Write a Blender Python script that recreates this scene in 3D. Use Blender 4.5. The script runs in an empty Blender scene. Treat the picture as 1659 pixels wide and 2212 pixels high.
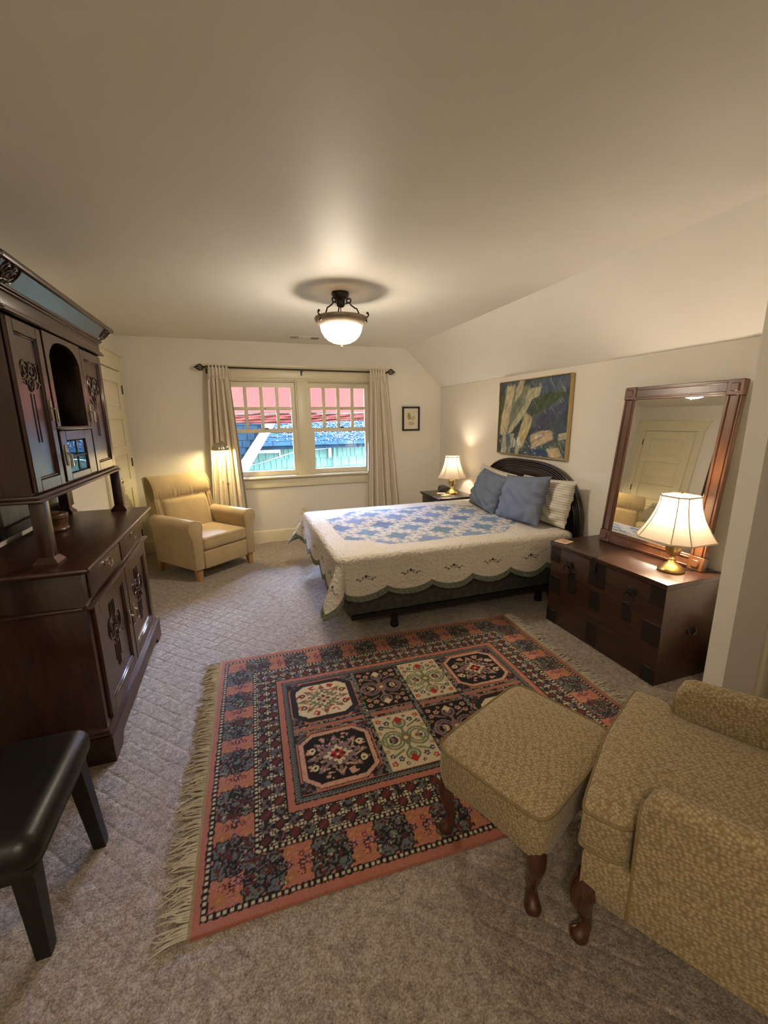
import bpy, bmesh, math, random
import numpy as np
from mathutils import Vector, Matrix

PI = math.pi
rnd = random.Random(7)
scene = bpy.context.scene
C = scene.collection

# ------------------------------------------------------------------ camera
FPX, PITCH, YAW, ROLL, CAM_H = 906.99, 0.218278, 0.328169, -0.01152, 1.52
cam_data = bpy.data.cameras.new('camera')
cam_data.sensor_fit = 'HORIZONTAL'
cam_data.sensor_width = 36.0
cam_data.lens = 36.0 * FPX / 1659.0
cam_data.clip_start = 0.02
cam = bpy.data.objects.new('camera', cam_data)
C.objects.link(cam)
_F = Vector((math.sin(YAW) * math.cos(PITCH), math.cos(YAW) * math.cos(PITCH), -math.sin(PITCH)))
_R = Vector((math.cos(YAW), -math.sin(YAW), 0))
_U = _R.cross(_F)
_Rr = _R * math.cos(ROLL) + _U * math.sin(ROLL)
_Ur = -_R * math.sin(ROLL) + _U * math.cos(ROLL)
_m = Matrix((_Rr, _Ur, -_F)).transposed().to_4x4()
_m.translation = (0, 0, CAM_H)
cam.matrix_world = _m
scene.camera = cam

# ------------------------------------------------------------------ sky, sun, exposure
world = bpy.data.worlds.new('sky')
scene.world = world
world.use_nodes = True
_bg = world.node_tree.nodes['Background']
_bg.inputs['Color'].default_value = (0.44, 0.60, 1.0, 1)
_bg.inputs['Strength'].default_value = 200.0
sun_d = bpy.data.lights.new('sun', 'SUN')
sun_d.energy = 0.8
sun_d.angle = math.radians(2)
sun_d.color = (1, 0.95, 0.86)
sun = bpy.data.objects.new('sun', sun_d)
C.objects.link(sun)
sun.rotation_euler = (math.radians(32), 0, math.radians(-14))
vs = scene.view_settings
vs.view_transform = 'Standard'
vs.look = 'None'
vs.exposure = 0.5
vs.gamma = 1.0
vs.use_curve_mapping = False
LAMP_COL = (1.0, 0.84, 0.65)

# ------------------------------------------------------------------ helpers
def lin(v):
    v /= 255.0
    return v / 12.92 if v <= 0.04045 else ((v + 0.055) / 1.055) ** 2.4

def rgb(r, g, b):
    return (lin(r), lin(g), lin(b))

ORG = {}

class M:
    """collects geometry; obj() links it as one mesh object"""
    def __init__(s):
        s.v = []; s.f = []
    def add(s, vs_, fs, T=None):
        k = len(s.v)
        if T is not None:
            vs_ = [T @ Vector(p) for p in vs_]
        s.v += [tuple(p) for p in vs_]
        s.f += [tuple(i + k for i in f) for f in fs]
        return s
    def box(s, x0, x1, y0, y1, z0, z1, T=None):
        p = [(x0, y0, z0), (x1, y0, z0), (x1, y1, z0), (x0, y1, z0), (x0, y0, z1), (x1, y0, z1), (x1, y1, z1), (x0, y1, z1)]
        return s.add(p, [(3, 2, 1, 0), (4, 5, 6, 7), (0, 1, 5, 4), (1, 2, 6, 5), (2, 3, 7, 6), (3, 0, 4, 7)], T)
    def rb(s, x0, x1, y0, y1, z0, z1, r=0.01, seg=2, T=None):
        bm = bmesh.new()
        bmesh.ops.create_cube(bm, size=1)
        for v in bm.verts:
            v.co = Vector(((x0 + x1) / 2 + v.co.x * (x1 - x0), (y0 + y1) / 2 + v.co.y * (y1 - y0), (z0 + z1) / 2 + v.co.z * (z1 - z0)))
        r = min(r, 0.49 * min(x1 - x0, y1 - y0, z1 - z0))
        bmesh.ops.bevel(bm, geom=bm.edges[:], offset=r, segments=seg, profile=0.5, affect='EDGES', clamp_overlap=True)
        bm.verts.index_update()
        vs_ = [v.co.copy() for v in bm.verts]
        fs = [[v.index for v in f.verts] for f in bm.faces]
        bm.free()
        return s.add(vs_, fs, T)
    def prism(s, poly, z0, z1, T=None):
        n = len(poly)
        vs_ = [(x, y, z0) for x, y in poly] + [(x, y, z1) for x, y in poly]
        fs = [tuple(range(n - 1, -1, -1)), tuple(range(n, 2 * n))]
        fs += [(i, (i + 1) % n, n + (i + 1) % n, n + i) for i in range(n)]
        return s.add(vs_, fs, T)
    def prism_x(s, poly, x0, x1):   # poly in (y,z)
        return s.add(*_prism(poly, lambda a, b, t: (t, a, b), x0, x1))
    def prism_y(s, poly, y0, y1):   # poly in (x,z)
        return s.add(*_prism(poly, lambda a, b, t: (a, t, b), y0, y1))
    def lathe(s, prof, n=24, c=(0, 0, 0), T=None, cap=True):
        vs_ = []
        for r, z in prof:
            for i in range(n):
                a = 2 * PI * i / n
                vs_.append((c[0] + r * math.cos(a), c[1] + r * math.sin(a), c[2] + z))
        fs = []
        for j in range(len(prof) - 1):
            for i in range(n):
                fs.append((j * n + i, j * n + (i + 1) % n, (j + 1) * n + (i + 1) % n, (j + 1) * n + i))
        if cap:
            if prof[0][0] > 1e-4: fs.append(tuple(range(n - 1, -1, -1)))
            if prof[-1][0] > 1e-4: fs.append(tuple((len(prof) - 1) * n + i for i in range(n)))
        return s.add(vs_, fs, T)
    def tube(s, path, r, n=8, T=None, closed=False):
        path = [Vector(p) for p in path]
        k = len(path)
        rr = r if isinstance(r, (list, tuple)) else [r] * k
        vs_ = []
        up = None
        for i, p in enumerate(path):
            a = path[(i - 1) % k] if (closed or i > 0) else p
            b = path[(i + 1) % k] if (closed or i < k - 1) else p
            d = (b - a)
            d = d.normalized() if d.length > 1e-9 else Vector((0, 0, 1))
            if up is None:
                up = Vector((0, 0, 1)) if abs(d.z) < 0.9 else Vector((1, 0, 0))
            u = (up - d * up.dot(d))
            if u.length < 1e-5:
                u = Vector((1, 0, 0)) - d * d.x
            u.normalize(); w = d.cross(u); up = u
            for j in range(n):
                t = 2 * PI * j / n
                vs_.append(p + (u * math.cos(t) + w * math.sin(t)) * rr[i])
        fs = []
        for i in range(k if closed else k - 1):
            for j in range(n):
                i2 = (i + 1) % k
                fs.append((i * n + j, i * n + (j + 1) % n, i2 * n + (j + 1) % n, i2 * n + j))
        if not closed:
            fs += [tuple(range(n - 1, -1, -1)), tuple((k - 1) * n + j for j in range(n))]
        return s.add(vs_, fs, T)
    def grid(s, P, closeu=False, closev=False, T=None, flip=False):
        nu, nv = len(P), len(P[0])
        vs_ = [tuple(P[i][j]) for i in range(nu) for j in range(nv)]
        fs = []
        for i in range(nu if closeu else nu - 1):
            for j in range(nv if closev else nv - 1):
                a, b = i * nv + j, ((i + 1) % nu) * nv + j
                c_, d = ((i + 1) % nu) * nv + (j + 1) % nv, i * nv + (j + 1) % nv
                fs.append((a, d, c_, b) if flip else (a, b, c_, d))
        return s.add(vs_, fs, T)
    def obj(s, name, mat, parent=None, local=False, smooth=40, mod=None):
        me = bpy.data.meshes.new(name)
        o = bpy.data.objects.new(name, me)
        vs_ = s.v
        if local:
            org = Vector((0, 0, 0))
        elif parent is not None:
            org = ORG[parent.name]
        else:
            a = np.array(vs_)
            lo, hi = a.min(0), a.max(0)
            org = Vector(((lo[0] + hi[0]) / 2, (lo[1] + hi[1]) / 2, lo[2]))
            o.location = org
        ORG[o.name] = org
        if org.length > 0:
            vs_ = [(p[0] - org[0], p[1] - org[1], p[2] - org[2]) for p in vs_]
        me.from_pydata(vs_, [], s.f)
        me.validate()
        me.update()
        if smooth:
            me.polygons.foreach_set('use_smooth', [True] * len(me.polygons))
            me.set_sharp_from_angle(angle=math.radians(smooth))
        me.materials.append(mat)
        C.objects.link(o)
        if parent is not None:
            o.parent = parent
        return o

def _prism(poly, fn, t0, t1):
    n = len(poly)
    vs_ = [fn(a, b, t0) for a, b in poly] + [fn(a, b, t1) for a, b in poly]
    fs = [tuple(range(n - 1, -1, -1)), tuple(range(n, 2 * n))]
    fs += [(i, (i + 1) % n, n + (i + 1) % n, n + i) for i in range(n)]
    return vs_, fs

def tag(o, label=None, cat=None, group=None, kind=None):
    if label: o['label'] = label
    if cat: o['category'] = cat
    if group: o['group'] = group
    if kind: o['kind'] = kind
    return o

def thing(name, loc, label, cat, group=None, rz=0.0):
    o = bpy.data.objects.new(name, None)
    o.empty_display_size = 0.1
    o.location = loc
    o.rotation_euler = (0, 0, rz)
    C.objects.link(o)
    ORG[o.name] = Vector(loc)
    return tag(o, label, cat, group)

def copy_tree(o, parent=None):
    c = o.copy(); C.objects.link(c); c.parent = parent
    for ch in list(o.children):
        copy_tree(ch, c)
    return c

def strct(o):
    o['kind'] = 'structure'
    return o

def bez(p0, p1, p2, p3, n=8):
    out = []
    for i in range(n + 1):
        t = i / n
        out.append(tuple((1 - t) ** 3 * a + 3 * t * (1 - t) ** 2 * b + 3 * t * t * (1 - t) * c_ + t ** 3 * d for a, b, c_, d in zip(p0, p1, p2, p3)))
    return out

# ------------------------------------------------------------------ materials (all procedural)
def nt(name):
    m = bpy.data.materials.new(name)
    m.use_nodes = True
    t = m.node_tree
    t.nodes.clear()
    o = t.nodes.new('ShaderNodeOutputMaterial')
    b = t.nodes.new('ShaderNodeBsdfPrincipled')
    t.links.new(b.outputs[0], o.inputs[0])
    return m, t, b, o

def coords(t, scale=(1, 1, 1), kind='Object'):
    tc = t.nodes.new('ShaderNodeTexCoord')
    mp = t.nodes.new('ShaderNodeMapping')
    mp.inputs['Scale'].default_value = scale
    t.links.new(tc.outputs[kind], mp.inputs['Vector'])
    return mp.outputs[0]

def noise(t, vec, scale, detail=3, rough=0.55, dist=0.0):
    n = t.nodes.new('ShaderNodeTexNoise')
    n.inputs['Scale'].default_value = scale
    n.inputs['Detail'].default_value = detail
    n.inputs['Roughness'].default_value = rough
    n.inputs['Distortion'].default_value = dist
    t.links.new(vec, n.inputs['Vector'])
    return n.outputs['Fac']

def ramp(t, fac, stops):
    r = t.nodes.new('ShaderNodeValToRGB')
    e = r.color_ramp.elements
    while len(e) > 1: e.remove(e[-1])
    e[0].position = stops[0][0]; e[0].color = (*stops[0][1], 1)
    for p, c_ in stops[1:]:
        k = e.new(p); k.color = (*c_, 1)
    t.links.new(fac, r.inputs[0])
    return r.outputs[0]

def bump(t, b, h, strength, dist=0.01):
    n = t.nodes.new('ShaderNodeBump')
    n.inputs['Strength'].default_value = strength
    n.inputs['Distance'].default_value = dist
    t.links.new(h, n.inputs['Height'])
    t.links.new(n.outputs[0], b.inputs['Normal'])

def mathn(t, op, a, b=None, c_=None):
    n = t.nodes.new('ShaderNodeMath'); n.operation = op
    for k, x in enumerate((a, b, c_)):
        if x is None: continue
        if isinstance(x, (int, float)): n.inputs[k].default_value = x
        else: t.links.new(x, n.inputs[k])
    return n.outputs[0]

def sc(c_, k):
    return tuple(min(1, x * k) for x in c_)

def pm(name, col, rough=0.5, metal=0.0, var=0.12, scale=6, bmp=0.0, bscale=200, spec=0.5, stretch=(1, 1, 1), sheen=0.0, coat=0.0):
    m, t, b, o = nt(name)
    v = coords(t, stretch)
    n = noise(t, v, scale, 4)
    t.links.new(ramp(t, n, [(0.25, sc(col, 1 - var)), (0.75, sc(col, 1 + var))]), b.inputs['Base Color'])
    b.inputs['Roughness'].default_value = rough
    b.inputs['Metallic'].default_value = metal
    b.inputs['Specular IOR Level'].default_value = spec
    b.inputs['Sheen Weight'].default_value = sheen
    b.inputs['Coat Weight'].default_value = coat
    if bmp:
        bump(t, b, noise(t, v, bscale, 3), bmp, 0.004)
    return m

def wood(name, dark, light, rough=0.35, stretch=(12, 12, 1.2), scale=5, coat=0.15, bmp=0.06):
    m, t, b, o = nt(name)
    v = coords(t, stretch)
    n1 = noise(t, v, scale, 6, 0.6, 0.6)
    n2 = noise(t, v, scale * 4, 4, 0.6)
    h = mathn(t, 'ADD', mathn(t, 'MULTIPLY', n1, 0.7), mathn(t, 'MULTIPLY', n2, 0.3))
    t.links.new(ramp(t, h, [(0.32, dark), (0.5, tuple((a + c_) / 2 for a, c_ in zip(dark, light))), (0.68, light)]), b.inputs['Base Color'])
    b.inputs['Roughness'].default_value = rough
    b.inputs['Coat Weight'].default_value = coat
    b.inputs['Coat Roughness'].default_value = 0.2
    bump(t, b, h, bmp, 0.003)
    return m

def attrmat(name, rough=0.9, bmp=0.3, bscale=300, noise_amt=0.25, sheen=0.0, vor=False, spec=0.2, dist=0.004):
    """colour from the mesh colour attribute, fine procedural mottling and relief on top"""
    m, t, b, o = nt(name)
    a = t.nodes.new('ShaderNodeVertexColor'); a.layer_name = 'Col'
    v = coords(t)
    n = noise(t, v, bscale, 2)
    mx = t.nodes.new('ShaderNodeMix'); mx.data_type = 'RGBA'; mx.blend_type = 'MULTIPLY'
    mx.inputs[0].default_value = 1.0
    t.links.new(a.outputs['Color'], mx.inputs[6])
    t.links.new(ramp(t, n, [(0.3, (1 - noise_amt,) * 3), (0.7, (1,) * 3)]), mx.inputs[7])
    t.links.new(mx.outputs[2], b.inputs['Base Color'])
    b.inputs['Roughness'].default_value = rough
    b.inputs['Sheen Weight'].default_value = sheen
    b.inputs['Specular IOR Level'].default_value = spec
    if vor:
        w = t.nodes.new('ShaderNodeTexVoronoi'); w.feature = 'SMOOTH_F1'
        w.inputs['Scale'].default_value = vor
        n0 = t.nodes.new('ShaderNodeTexNoise'); n0.inputs['Scale'].default_value = vor * 0.6
        t.links.new(v, n0.inputs['Vector'])
        mv = t.nodes.new('ShaderNodeMix'); mv.data_type = 'VECTOR'; mv.inputs[0].default_value = 0.03
        t.links.new(v, mv.inputs[4]); t.links.new(n0.outputs['Color'], mv.inputs[5])
        t.links.new(mv.outputs[1], w.inputs['Vector'])
        bump(t, b, w.outputs['Distance'], bmp, dist)
    else:
        bump(t, b, n, bmp, dist)
    return m

def setcol(o, cols):
    """cols: (nverts,3) linear colours stored as a colour attribute"""
    at = o.data.color_attributes.new('Col', 'FLOAT_COLOR', 'POINT')
    a = np.ones((len(cols), 4), np.float32); a[:, :3] = cols
    at.data.foreach_set('color', a.ravel())

def translucent(name, col, tr=0.6, tcol=None):
    m = bpy.data.materials.new(name); m.use_nodes = True
    t = m.node_tree; t.nodes.clear()
    o = t.nodes.new('ShaderNodeOutputMaterial')
    d = t.nodes.new('ShaderNodeBsdfDiffuse'); r = t.nodes.new('ShaderNodeBsdfTranslucent')
    x = t.nodes.new('ShaderNodeMixShader'); x.inputs[0].default_value = tr
    v = coords(t)
    cl = ramp(t, noise(t, v, 120, 3), [(0.3, sc(col, 0.93)), (0.7, sc(col, 1.0))])
    t.links.new(cl, d.inputs[0])
    if tcol is None: t.links.new(cl, r.inputs[0])
    else: r.inputs[0].default_value = (*tcol, 1)
    t.links.new(d.outputs[0], x.inputs[1]); t.links.new(r.outputs[0], x.inputs[2])
    t.links.new(x.outputs[0], o.inputs[0])
    return m

def glass_mat(name, refl=0.06, tint=(1, 1, 1)):
    m = bpy.data.materials.new(name); m.use_nodes = True
    t = m.node_tree; t.nodes.clear()
    o = t.nodes.new('ShaderNodeOutputMaterial')
    tr = t.nodes.new('ShaderNodeBsdfTransparent'); tr.inputs[0].default_value = (*tint, 1)
    g = t.nodes.new('ShaderNodeBsdfGlossy'); g.inputs['Roughness'].default_value = 0.01
    x = t.nodes.new('ShaderNodeMixShader')
    fr = t.nodes.new('ShaderNodeFresnel'); fr.inputs[0].default_value = 1.45
    k = mathn(t, 'MULTIPLY_ADD', noise(t, coords(t), 2.0, 1), 0.01, refl)
    t.links.new(mathn(t, 'MAXIMUM', mathn(t, 'MULTIPLY', fr.outputs[0], 1.0), k), x.inputs[0])
    t.links.new(tr.outputs[0], x.inputs[1]); t.links.new(g.outputs[0], x.inputs[2])
    t.links.new(x.outputs[0], o.inputs[0])
    return m

MAT = {}
MAT['wall'] = pm('wall_paint', (0.76, 0.72, 0.64), 0.6, var=0.02, scale=3, bmp=0.05, bscale=90, spec=0.3)
MAT['ceiling'] = pm('ceiling_paint', (0.80, 0.77, 0.71), 0.52, var=0.02, scale=3, bmp=0.04, bscale=70, spec=0.25)
MAT['trim'] = pm('cream_trim_paint', (0.72, 0.66, 0.48), 0.35, var=0.03, scale=4)
MAT['bronze'] = pm('dark_bronze', (0.035, 0.028, 0.022), 0.4, 0.6, var=0.25, scale=40)
MAT['pewter'] = pm('aged_pewter', (0.30, 0.24, 0.17), 0.45, 0.6, var=0.15, scale=30)
MAT['brass'] = pm('antique_brass', (0.50, 0.36, 0.14), 0.28, 0.95, var=0.15, scale=25)
MAT['gold'] = pm('gilt_frame', (0.52, 0.40, 0.19), 0.32, 0.85, var=0.15, scale=30)
MAT['chrome'] = pm('chrome', (0.7, 0.7, 0.66), 0.12, 1.0, var=0.05)
MAT['black'] = pm('black_plastic', (0.012, 0.012, 0.014), 0.4, var=0.2)
MAT['white'] = pm('white_enamel', (0.75, 0.74, 0.70), 0.4, var=0.03)
MAT['glass'] = glass_mat('window_glass', 0.04)
MAT['mahog'] = wood('mahogany_stain', (0.015, 0.0058, 0.004), (0.056, 0.019, 0.011), 0.28, (9, 9, 1.1), coat=0.35)
MAT['mahog_h'] = wood('mahogany_stain_horizontal', (0.018, 0.0065, 0.0042), (0.066, 0.023, 0.013), 0.34, (9, 1.1, 9), coat=0.2)
MAT['darkwood'] = wood('espresso_wood', (0.008, 0.006, 0.005), (0.024, 0.017, 0.013), 0.33, (9, 9, 1.2))
MAT['chestwood'] = wood('reddish_chest_wood', (0.019, 0.0085, 0.005), (0.060, 0.024, 0.013), 0.36, (8, 1.2, 8), coat=0.2)
MAT['framewood'] = wood('walnut_mirror_frame', (0.055, 0.021, 0.009), (0.15, 0.058, 0.024), 0.34, (14, 14, 1.5), coat=0.2)
MAT['iron'] = pm('black_iron', (0.016, 0.0095, 0.0075), 0.45, 0.1, var=0.3, scale=30, bmp=0.1, bscale=150)
MAT['oak'] = wood('light_oak_leg', (0.32, 0.17, 0.06), (0.50, 0.30, 0.12), 0.4, (10, 10, 1.5))
MAT['legwood'] = wood('cherry_leg', (0.03, 0.009, 0.005), (0.10, 0.032, 0.017), 0.22, (10, 10, 1.5), coat=0.4)
MAT['tan'] = pm('tan_microsuede', (0.45, 0.335, 0.18), 0.85, var=0.10, scale=7, bmp=0.10, bscale=260, spec=0.15, sheen=0.35)
MAT['leather'] = pm('black_leather', (0.007, 0.0065, 0.0065), 0.38, var=0.2, scale=8, bmp=0.12, bscale=140)
MAT['shade'] = translucent('ivory_shade_fabric', (0.66, 0.58, 0.46), 0.16)
MAT['shade_trim'] = pm('shade_trim_braid', (0.55, 0.46, 0.34), 0.8, var=0.08)
def lit_glass(name, strength):
    m, t, b, o = nt(name)
    b.inputs['Base Color'].default_value = (0.9, 0.88, 0.84, 1); b.inputs['Roughness'].default_value = 0.3
    t.links.new(ramp(t, noise(t, coords(t), 14, 2), [(0.3, sc(LAMP_COL, 0.95)), (0.7, LAMP_COL)]), b.inputs['Emission Color'])
    b.inputs['Emission Strength'].default_value = strength
    return m
MAT['bowl'] = lit_glass('lit_frosted_bowl', 72.0)
MAT['bowl2'] = lit_glass('lit_frosted_dome', 84.0)
MAT['curtain'] = pm('linen_curtain', (0.76, 0.68, 0.56), 0.9, var=0.05, scale=12, bmp=0.12, bscale=420, spec=0.1)
MAT['blackwood'] = wood('black_stained_wood', (0.003, 0.0025, 0.0022), (0.008, 0.0062, 0.005), 0.5, (9, 9, 1.2), coat=0.0)
MAT['shell_piping'] = pm('olive_brown_welt', (0.22, 0.16, 0.08), 0.85, var=0.15, scale=60, spec=0.2)
MAT['bluecloth'] = pm('slate_blue_cotton', (0.15, 0.178, 0.238), 0.9, var=0.07, scale=9, bmp=0.15, bscale=420, spec=0.1)
MAT['bluesheet'] = pm('pale_blue_sheet', (0.30, 0.36, 0.40), 0.9, var=0.06, scale=9, bmp=0.1, bscale=300, spec=0.1)
MAT['mirror'] = pm('mirror_silver', (0.86, 0.87, 0.86), 0.015, 1.0, var=0.01)
# ------------------------------------------------------------------ the room
XL, XK, YB, ZC = -1.14, 2.667, 5.37, 2.41
XS, ZK = 2.14, 1.926           # where the ceiling starts to slope / top of the knee wall
YP0, YP1, XP = 1.17, 1.258, 2.106   # partition stub
XR, YN = 3.5, -1.7

def carpet_mat():
    m, t, b, o = nt('beige_sculpted_carpet')
    v = coords(t)
    n1 = noise(t, v, 160, 3, 0.7)
    n2 = noise(t, v, 45, 4, 0.6)
    n3 = noise(t, v, 3.0, 3)
    mixv = mathn(t, 'ADD', mathn(t, 'MULTIPLY', n1, 0.60), mathn(t, 'MULTIPLY', n2, 0.40))
    col = ramp(t, mixv, [(0.30, (0.075, 0.058, 0.044)), (0.46, (0.235, 0.188, 0.148)), (0.56, (0.37, 0.305, 0.245)), (0.70, (0.54, 0.47, 0.39))])
    t.links.new(col, b.inputs['Base Color'])
    b.inputs['Roughness'].default_value = 0.95
    b.inputs['Specular IOR Level'].default_value = 0.1
    b.inputs['Sheen Weight'].default_value = 0.25
    # carved lattice of the pile
    sx = t.nodes.new('ShaderNodeSeparateXYZ')
    t.links.new(v, sx.inputs[0])
    wob = mathn(t, 'MULTIPLY', noise(t, v, 9, 2), 0.035)
    def line(a, k):
        s_ = mathn(t, 'ADD', mathn(t, 'MULTIPLY', a, 1.0), wob)
        p = mathn(t, 'PINGPONG', s_, k)
        return mathn(t, 'SMOOTH_MIN', mathn(t, 'MULTIPLY', p, 60.0), 1.0, 0.4)
    diag1 = mathn(t, 'ADD', sx.outputs[0], sx.outputs[1])
    diag2 = mathn(t, 'SUBTRACT', sx.outputs[0], sx.outputs[1])
    lat = mathn(t, 'MINIMUM', line(diag1, 0.055), line(diag2, 0.055))
    h = mathn(t, 'ADD', mathn(t, 'MULTIPLY', lat, 0.75), mathn(t, 'MULTIPLY', mixv, 1.5))
    bump(t, b, h, 0.7, 0.012)
    return m
MAT['carpet'] = carpet_mat()

strct(M().box(XL - 0.15, XR + 0.1, YN - 0.1, YB + 0.13, -0.12, 0).obj('floor', MAT['carpet'], smooth=0))
m = M()
m.prism_y([(XL - 0.15, ZC), (XS, ZC), (XK + 0.12, ZK - 0.103), (XK + 0.12, ZK + 0.15), (XS + 0.1, ZC + 0.12), (XL - 0.15, ZC + 0.12)], YP1 - 0.02, YB + 0.13)
m.box(XL - 0.15, XR + 0.1, YN - 0.1, YP1 - 0.02, ZC, ZC + 0.12)
strct(m.obj('ceiling', MAT['ceiling'], smooth=0))

WIN = [(-0.095, 0.72, -0.047), (0.85, 1.66, 0.897)]
WZ0, WZ1 = 0.845, 1.98
m = M()
m.box(XL - 0.15, WIN[0][0], YB, YB + 0.13, 0, ZC)
m.box(WIN[1][1], XK + 0.12, YB, YB + 0.13, 0, ZC)
m.box(WIN[0][1], WIN[1][0], YB, YB + 0.13, WZ0, WZ1)
m.box(WIN[0][0], WIN[1][1], YB, YB + 0.13, 0, WZ0)
m.box(WIN[0][0], WIN[1][1], YB, YB + 0.13, WZ1, ZC)
strct(m.obj('wall_back', MAT['wall'], smooth=0))
strct(M().box(XL - 0.15, XL, YN, YB, 0, ZC).obj('wall_left', MAT['wall'], smooth=0))
strct(M().box(XK, XK + 0.12, YP1, YB, 0, ZK).obj('wall_right', MAT['wall'], smooth=0))
strct(M().box(XP, 2.37, YP0, YP1, 0, ZC).obj('wall_partition', MAT['wall'], smooth=0))
m = M().box(2.37, 2.45, YP0, YP1, 2.1, ZC)
m.box(2.45, XR, YP0, YP1, 2.1, ZC); m.box(3.22, XR, YP0, YP1, 0, 2.1)
strct(m.obj('wall_partition_head', MAT['wall'], smooth=0))
strct(M().box(2.372, XR, YP1 + 0.001, YP1 + 0.05, 0, ZC).obj('wall_leak_seal', MAT['wall'], smooth=0))  # unseen slab added behind the door to keep sky light from leaking in
strct(M().box(XR, XR + 0.1, YN, YP1, 0, ZC).obj('wall_right_near', MAT['wall'], smooth=0))
strct(M().box(XL, XR, YN - 0.1, YN, 0, ZC).obj('wall_near', MAT['wall'], smooth=0))
# baseboards
def bprof(d):
    return [(0, 0), (d, 0), (d, 0.125), (d - 0.006, 0.145), (0.004, 0.152), (0, 0.152)]
m = M(); m.add(*_prism(bprof(0.02), lambda a, b, t_: (t_, YB - a, b), XL, XK)); strct(m.obj('baseboard_back', MAT['trim'], smooth=30))
m = M(); m.add(*_prism(bprof(0.02), lambda a, b, t_: (XL + a, t_, b), YN, 4.30)); strct(m.obj('baseboard_left', MAT['trim'], smooth=30))
m = M(); m.add(*_prism(bprof(0.02), lambda a, b, t_: (XK - a, t_, b), YP1, YB)); strct(m.obj('baseboard_right', MAT['trim'], smooth=30))

# window trim, each board its own piece
trim = strct(thing('trim_1', (0.78, YB, 0.7), None, None))
def board(name, parent, x0, x1, y0, y1, z0, z1, r=0.004):
    return M().rb(x0, x1, y0, y1, z0, z1, r, 2).obj(name, MAT['trim'], parent)
board('side_casing', trim, -0.21, -0.095, YB - 0.022, YB + 0.001, 0.84, 1.98)
board('side_casing', trim, 1.66, 1.775, YB - 0.022, YB + 0.001, 0.84, 1.98)
board('mullion_casing', trim, 0.72, 0.85, YB - 0.022, YB + 0.001, 0.84, 1.98)
board('head_casing', trim, -0.225, 1.79, YB - 0.024, YB + 0.001, 2.0, 2.105)
board('fillet', trim, -0.235, 1.80, YB - 0.036, YB + 0.001, 1.978, 2.0, 0.008)
m = M(); m.add(*_prism([(0, 2.105), (0.028, 2.105), (0.05, 2.125), (0.062, 2.133), (0.062, 2.15), (0, 2.15)], lambda a, b, t_: (t_, YB - a, b), -0.32, 1.88))
m.obj('head_cap', MAT['trim'], trim, smooth=30)
board('stool', trim, -0.26, 1.83, YB - 0.065, YB + 0.03, 0.815, 0.842, 0.01)
board('apron', trim, -0.21, 1.775, YB - 0.022, YB + 0.001, 0.70, 0.812)

for k, (x0, x1, px0) in enumerate(WIN):
    w = strct(thing('window_%d' % (k + 1), ((x0 + x1) / 2, YB + 0.05, WZ0), None, None))
    # jamb
    j = M()
    j.box(x0, x0 + 0.014, YB - 0.0, YB + 0.12, WZ0, WZ1); j.box(x1 - 0.014, x1, YB, YB + 0.12, WZ0, WZ1)
    j.box(x0 + 0.014, x1 - 0.014, YB, YB + 0.12, WZ1 - 0.012, WZ1); j.box(x0 + 0.014, x1 - 0.014, YB + 0.03, YB + 0.13, WZ0, WZ0 + 0.006)
    j.obj('jamb', MAT['trim'], w, smooth=0)
    xs = [px0 + i * 0.185 for i in range(4)]
    pa, pb = xs[0], xs[3] + 0.147
    ya, yb = YB + 0.062, YB + 0.097
    zr = [(1.905, 1.677), (1.640, 1.417)]
    u = M()
    u.box(x0 + 0.015, pa, ya, yb, 1.372, 1.967); u.box(pb, x1 - 0.015, ya, yb, 1.372, 1.967)
    u.box(pa, pb, ya, yb, 1.905, 1.967); u.box(pa, pb, ya, yb, 1.372, 1.417)
    us = u.obj('upper_sash', MAT['trim'], w, smooth=0)
    for i in range(3):
        M().rb(xs[i] + 0.147, xs[i + 1], ya + 0.003, yb - 0.003, 1.417, 1.905, 0.006, 1).obj('muntin', MAT['trim'], us)
    M().rb(pa, pb, ya + 0.005, yb - 0.005, 1.640, 1.677, 0.006, 1).obj('muntin', MAT['trim'], us)
    for za, zb in zr:
        for i in range(4):
            M().box(xs[i], xs[i] + 0.147, (ya + yb) / 2 - 0.002, (ya + yb) / 2 + 0.002, zb, za).obj('pane', MAT['glass'], us, smooth=0)
    ya2, yb2 = YB + 0.022, YB + 0.057
    l = M()
    l.box(x0 + 0.015, x0 + 0.07, ya2, yb2, 0.852, 1.412); l.box(x1 - 0.07, x1 - 0.015, ya2, yb2, 0.852, 1.412)
    l.box(x0 + 0.07, x1 - 0.07, ya2, yb2, 1.370, 1.412); l.box(x0 + 0.07, x1 - 0.07, ya2, yb2, 0.852, 0.905)
    ls = l.obj('lower_sash', MAT['trim'], w, smooth=0)
    M().box(x0 + 0.07, x1 - 0.07, (ya2 + yb2) / 2 - 0.002, (ya2 + yb2) / 2 + 0.002, 0.905, 1.370).obj('pane', MAT['glass'], ls, smooth=0)
    lk = M(); xm = (x0 + x1) / 2 + 0.03
    lk.lathe([(0.026, 0), (0.026, 0.006), (0.018, 0.014), (0.006, 0.018)], 14, (xm, YB + 0.05, 1.412))
    lk.obj('sash_lock', MAT['bronze'], ls)
    M().lathe([(0.006, 0), (0.006, 0.008), (0.003, 0.011)], 8, T=Matrix.Translation((xm, ya + 0.004, 1.659)) @ Matrix.Rotation(PI / 2, 4, 'X')).obj('screw', MAT['bronze'], us)

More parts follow.
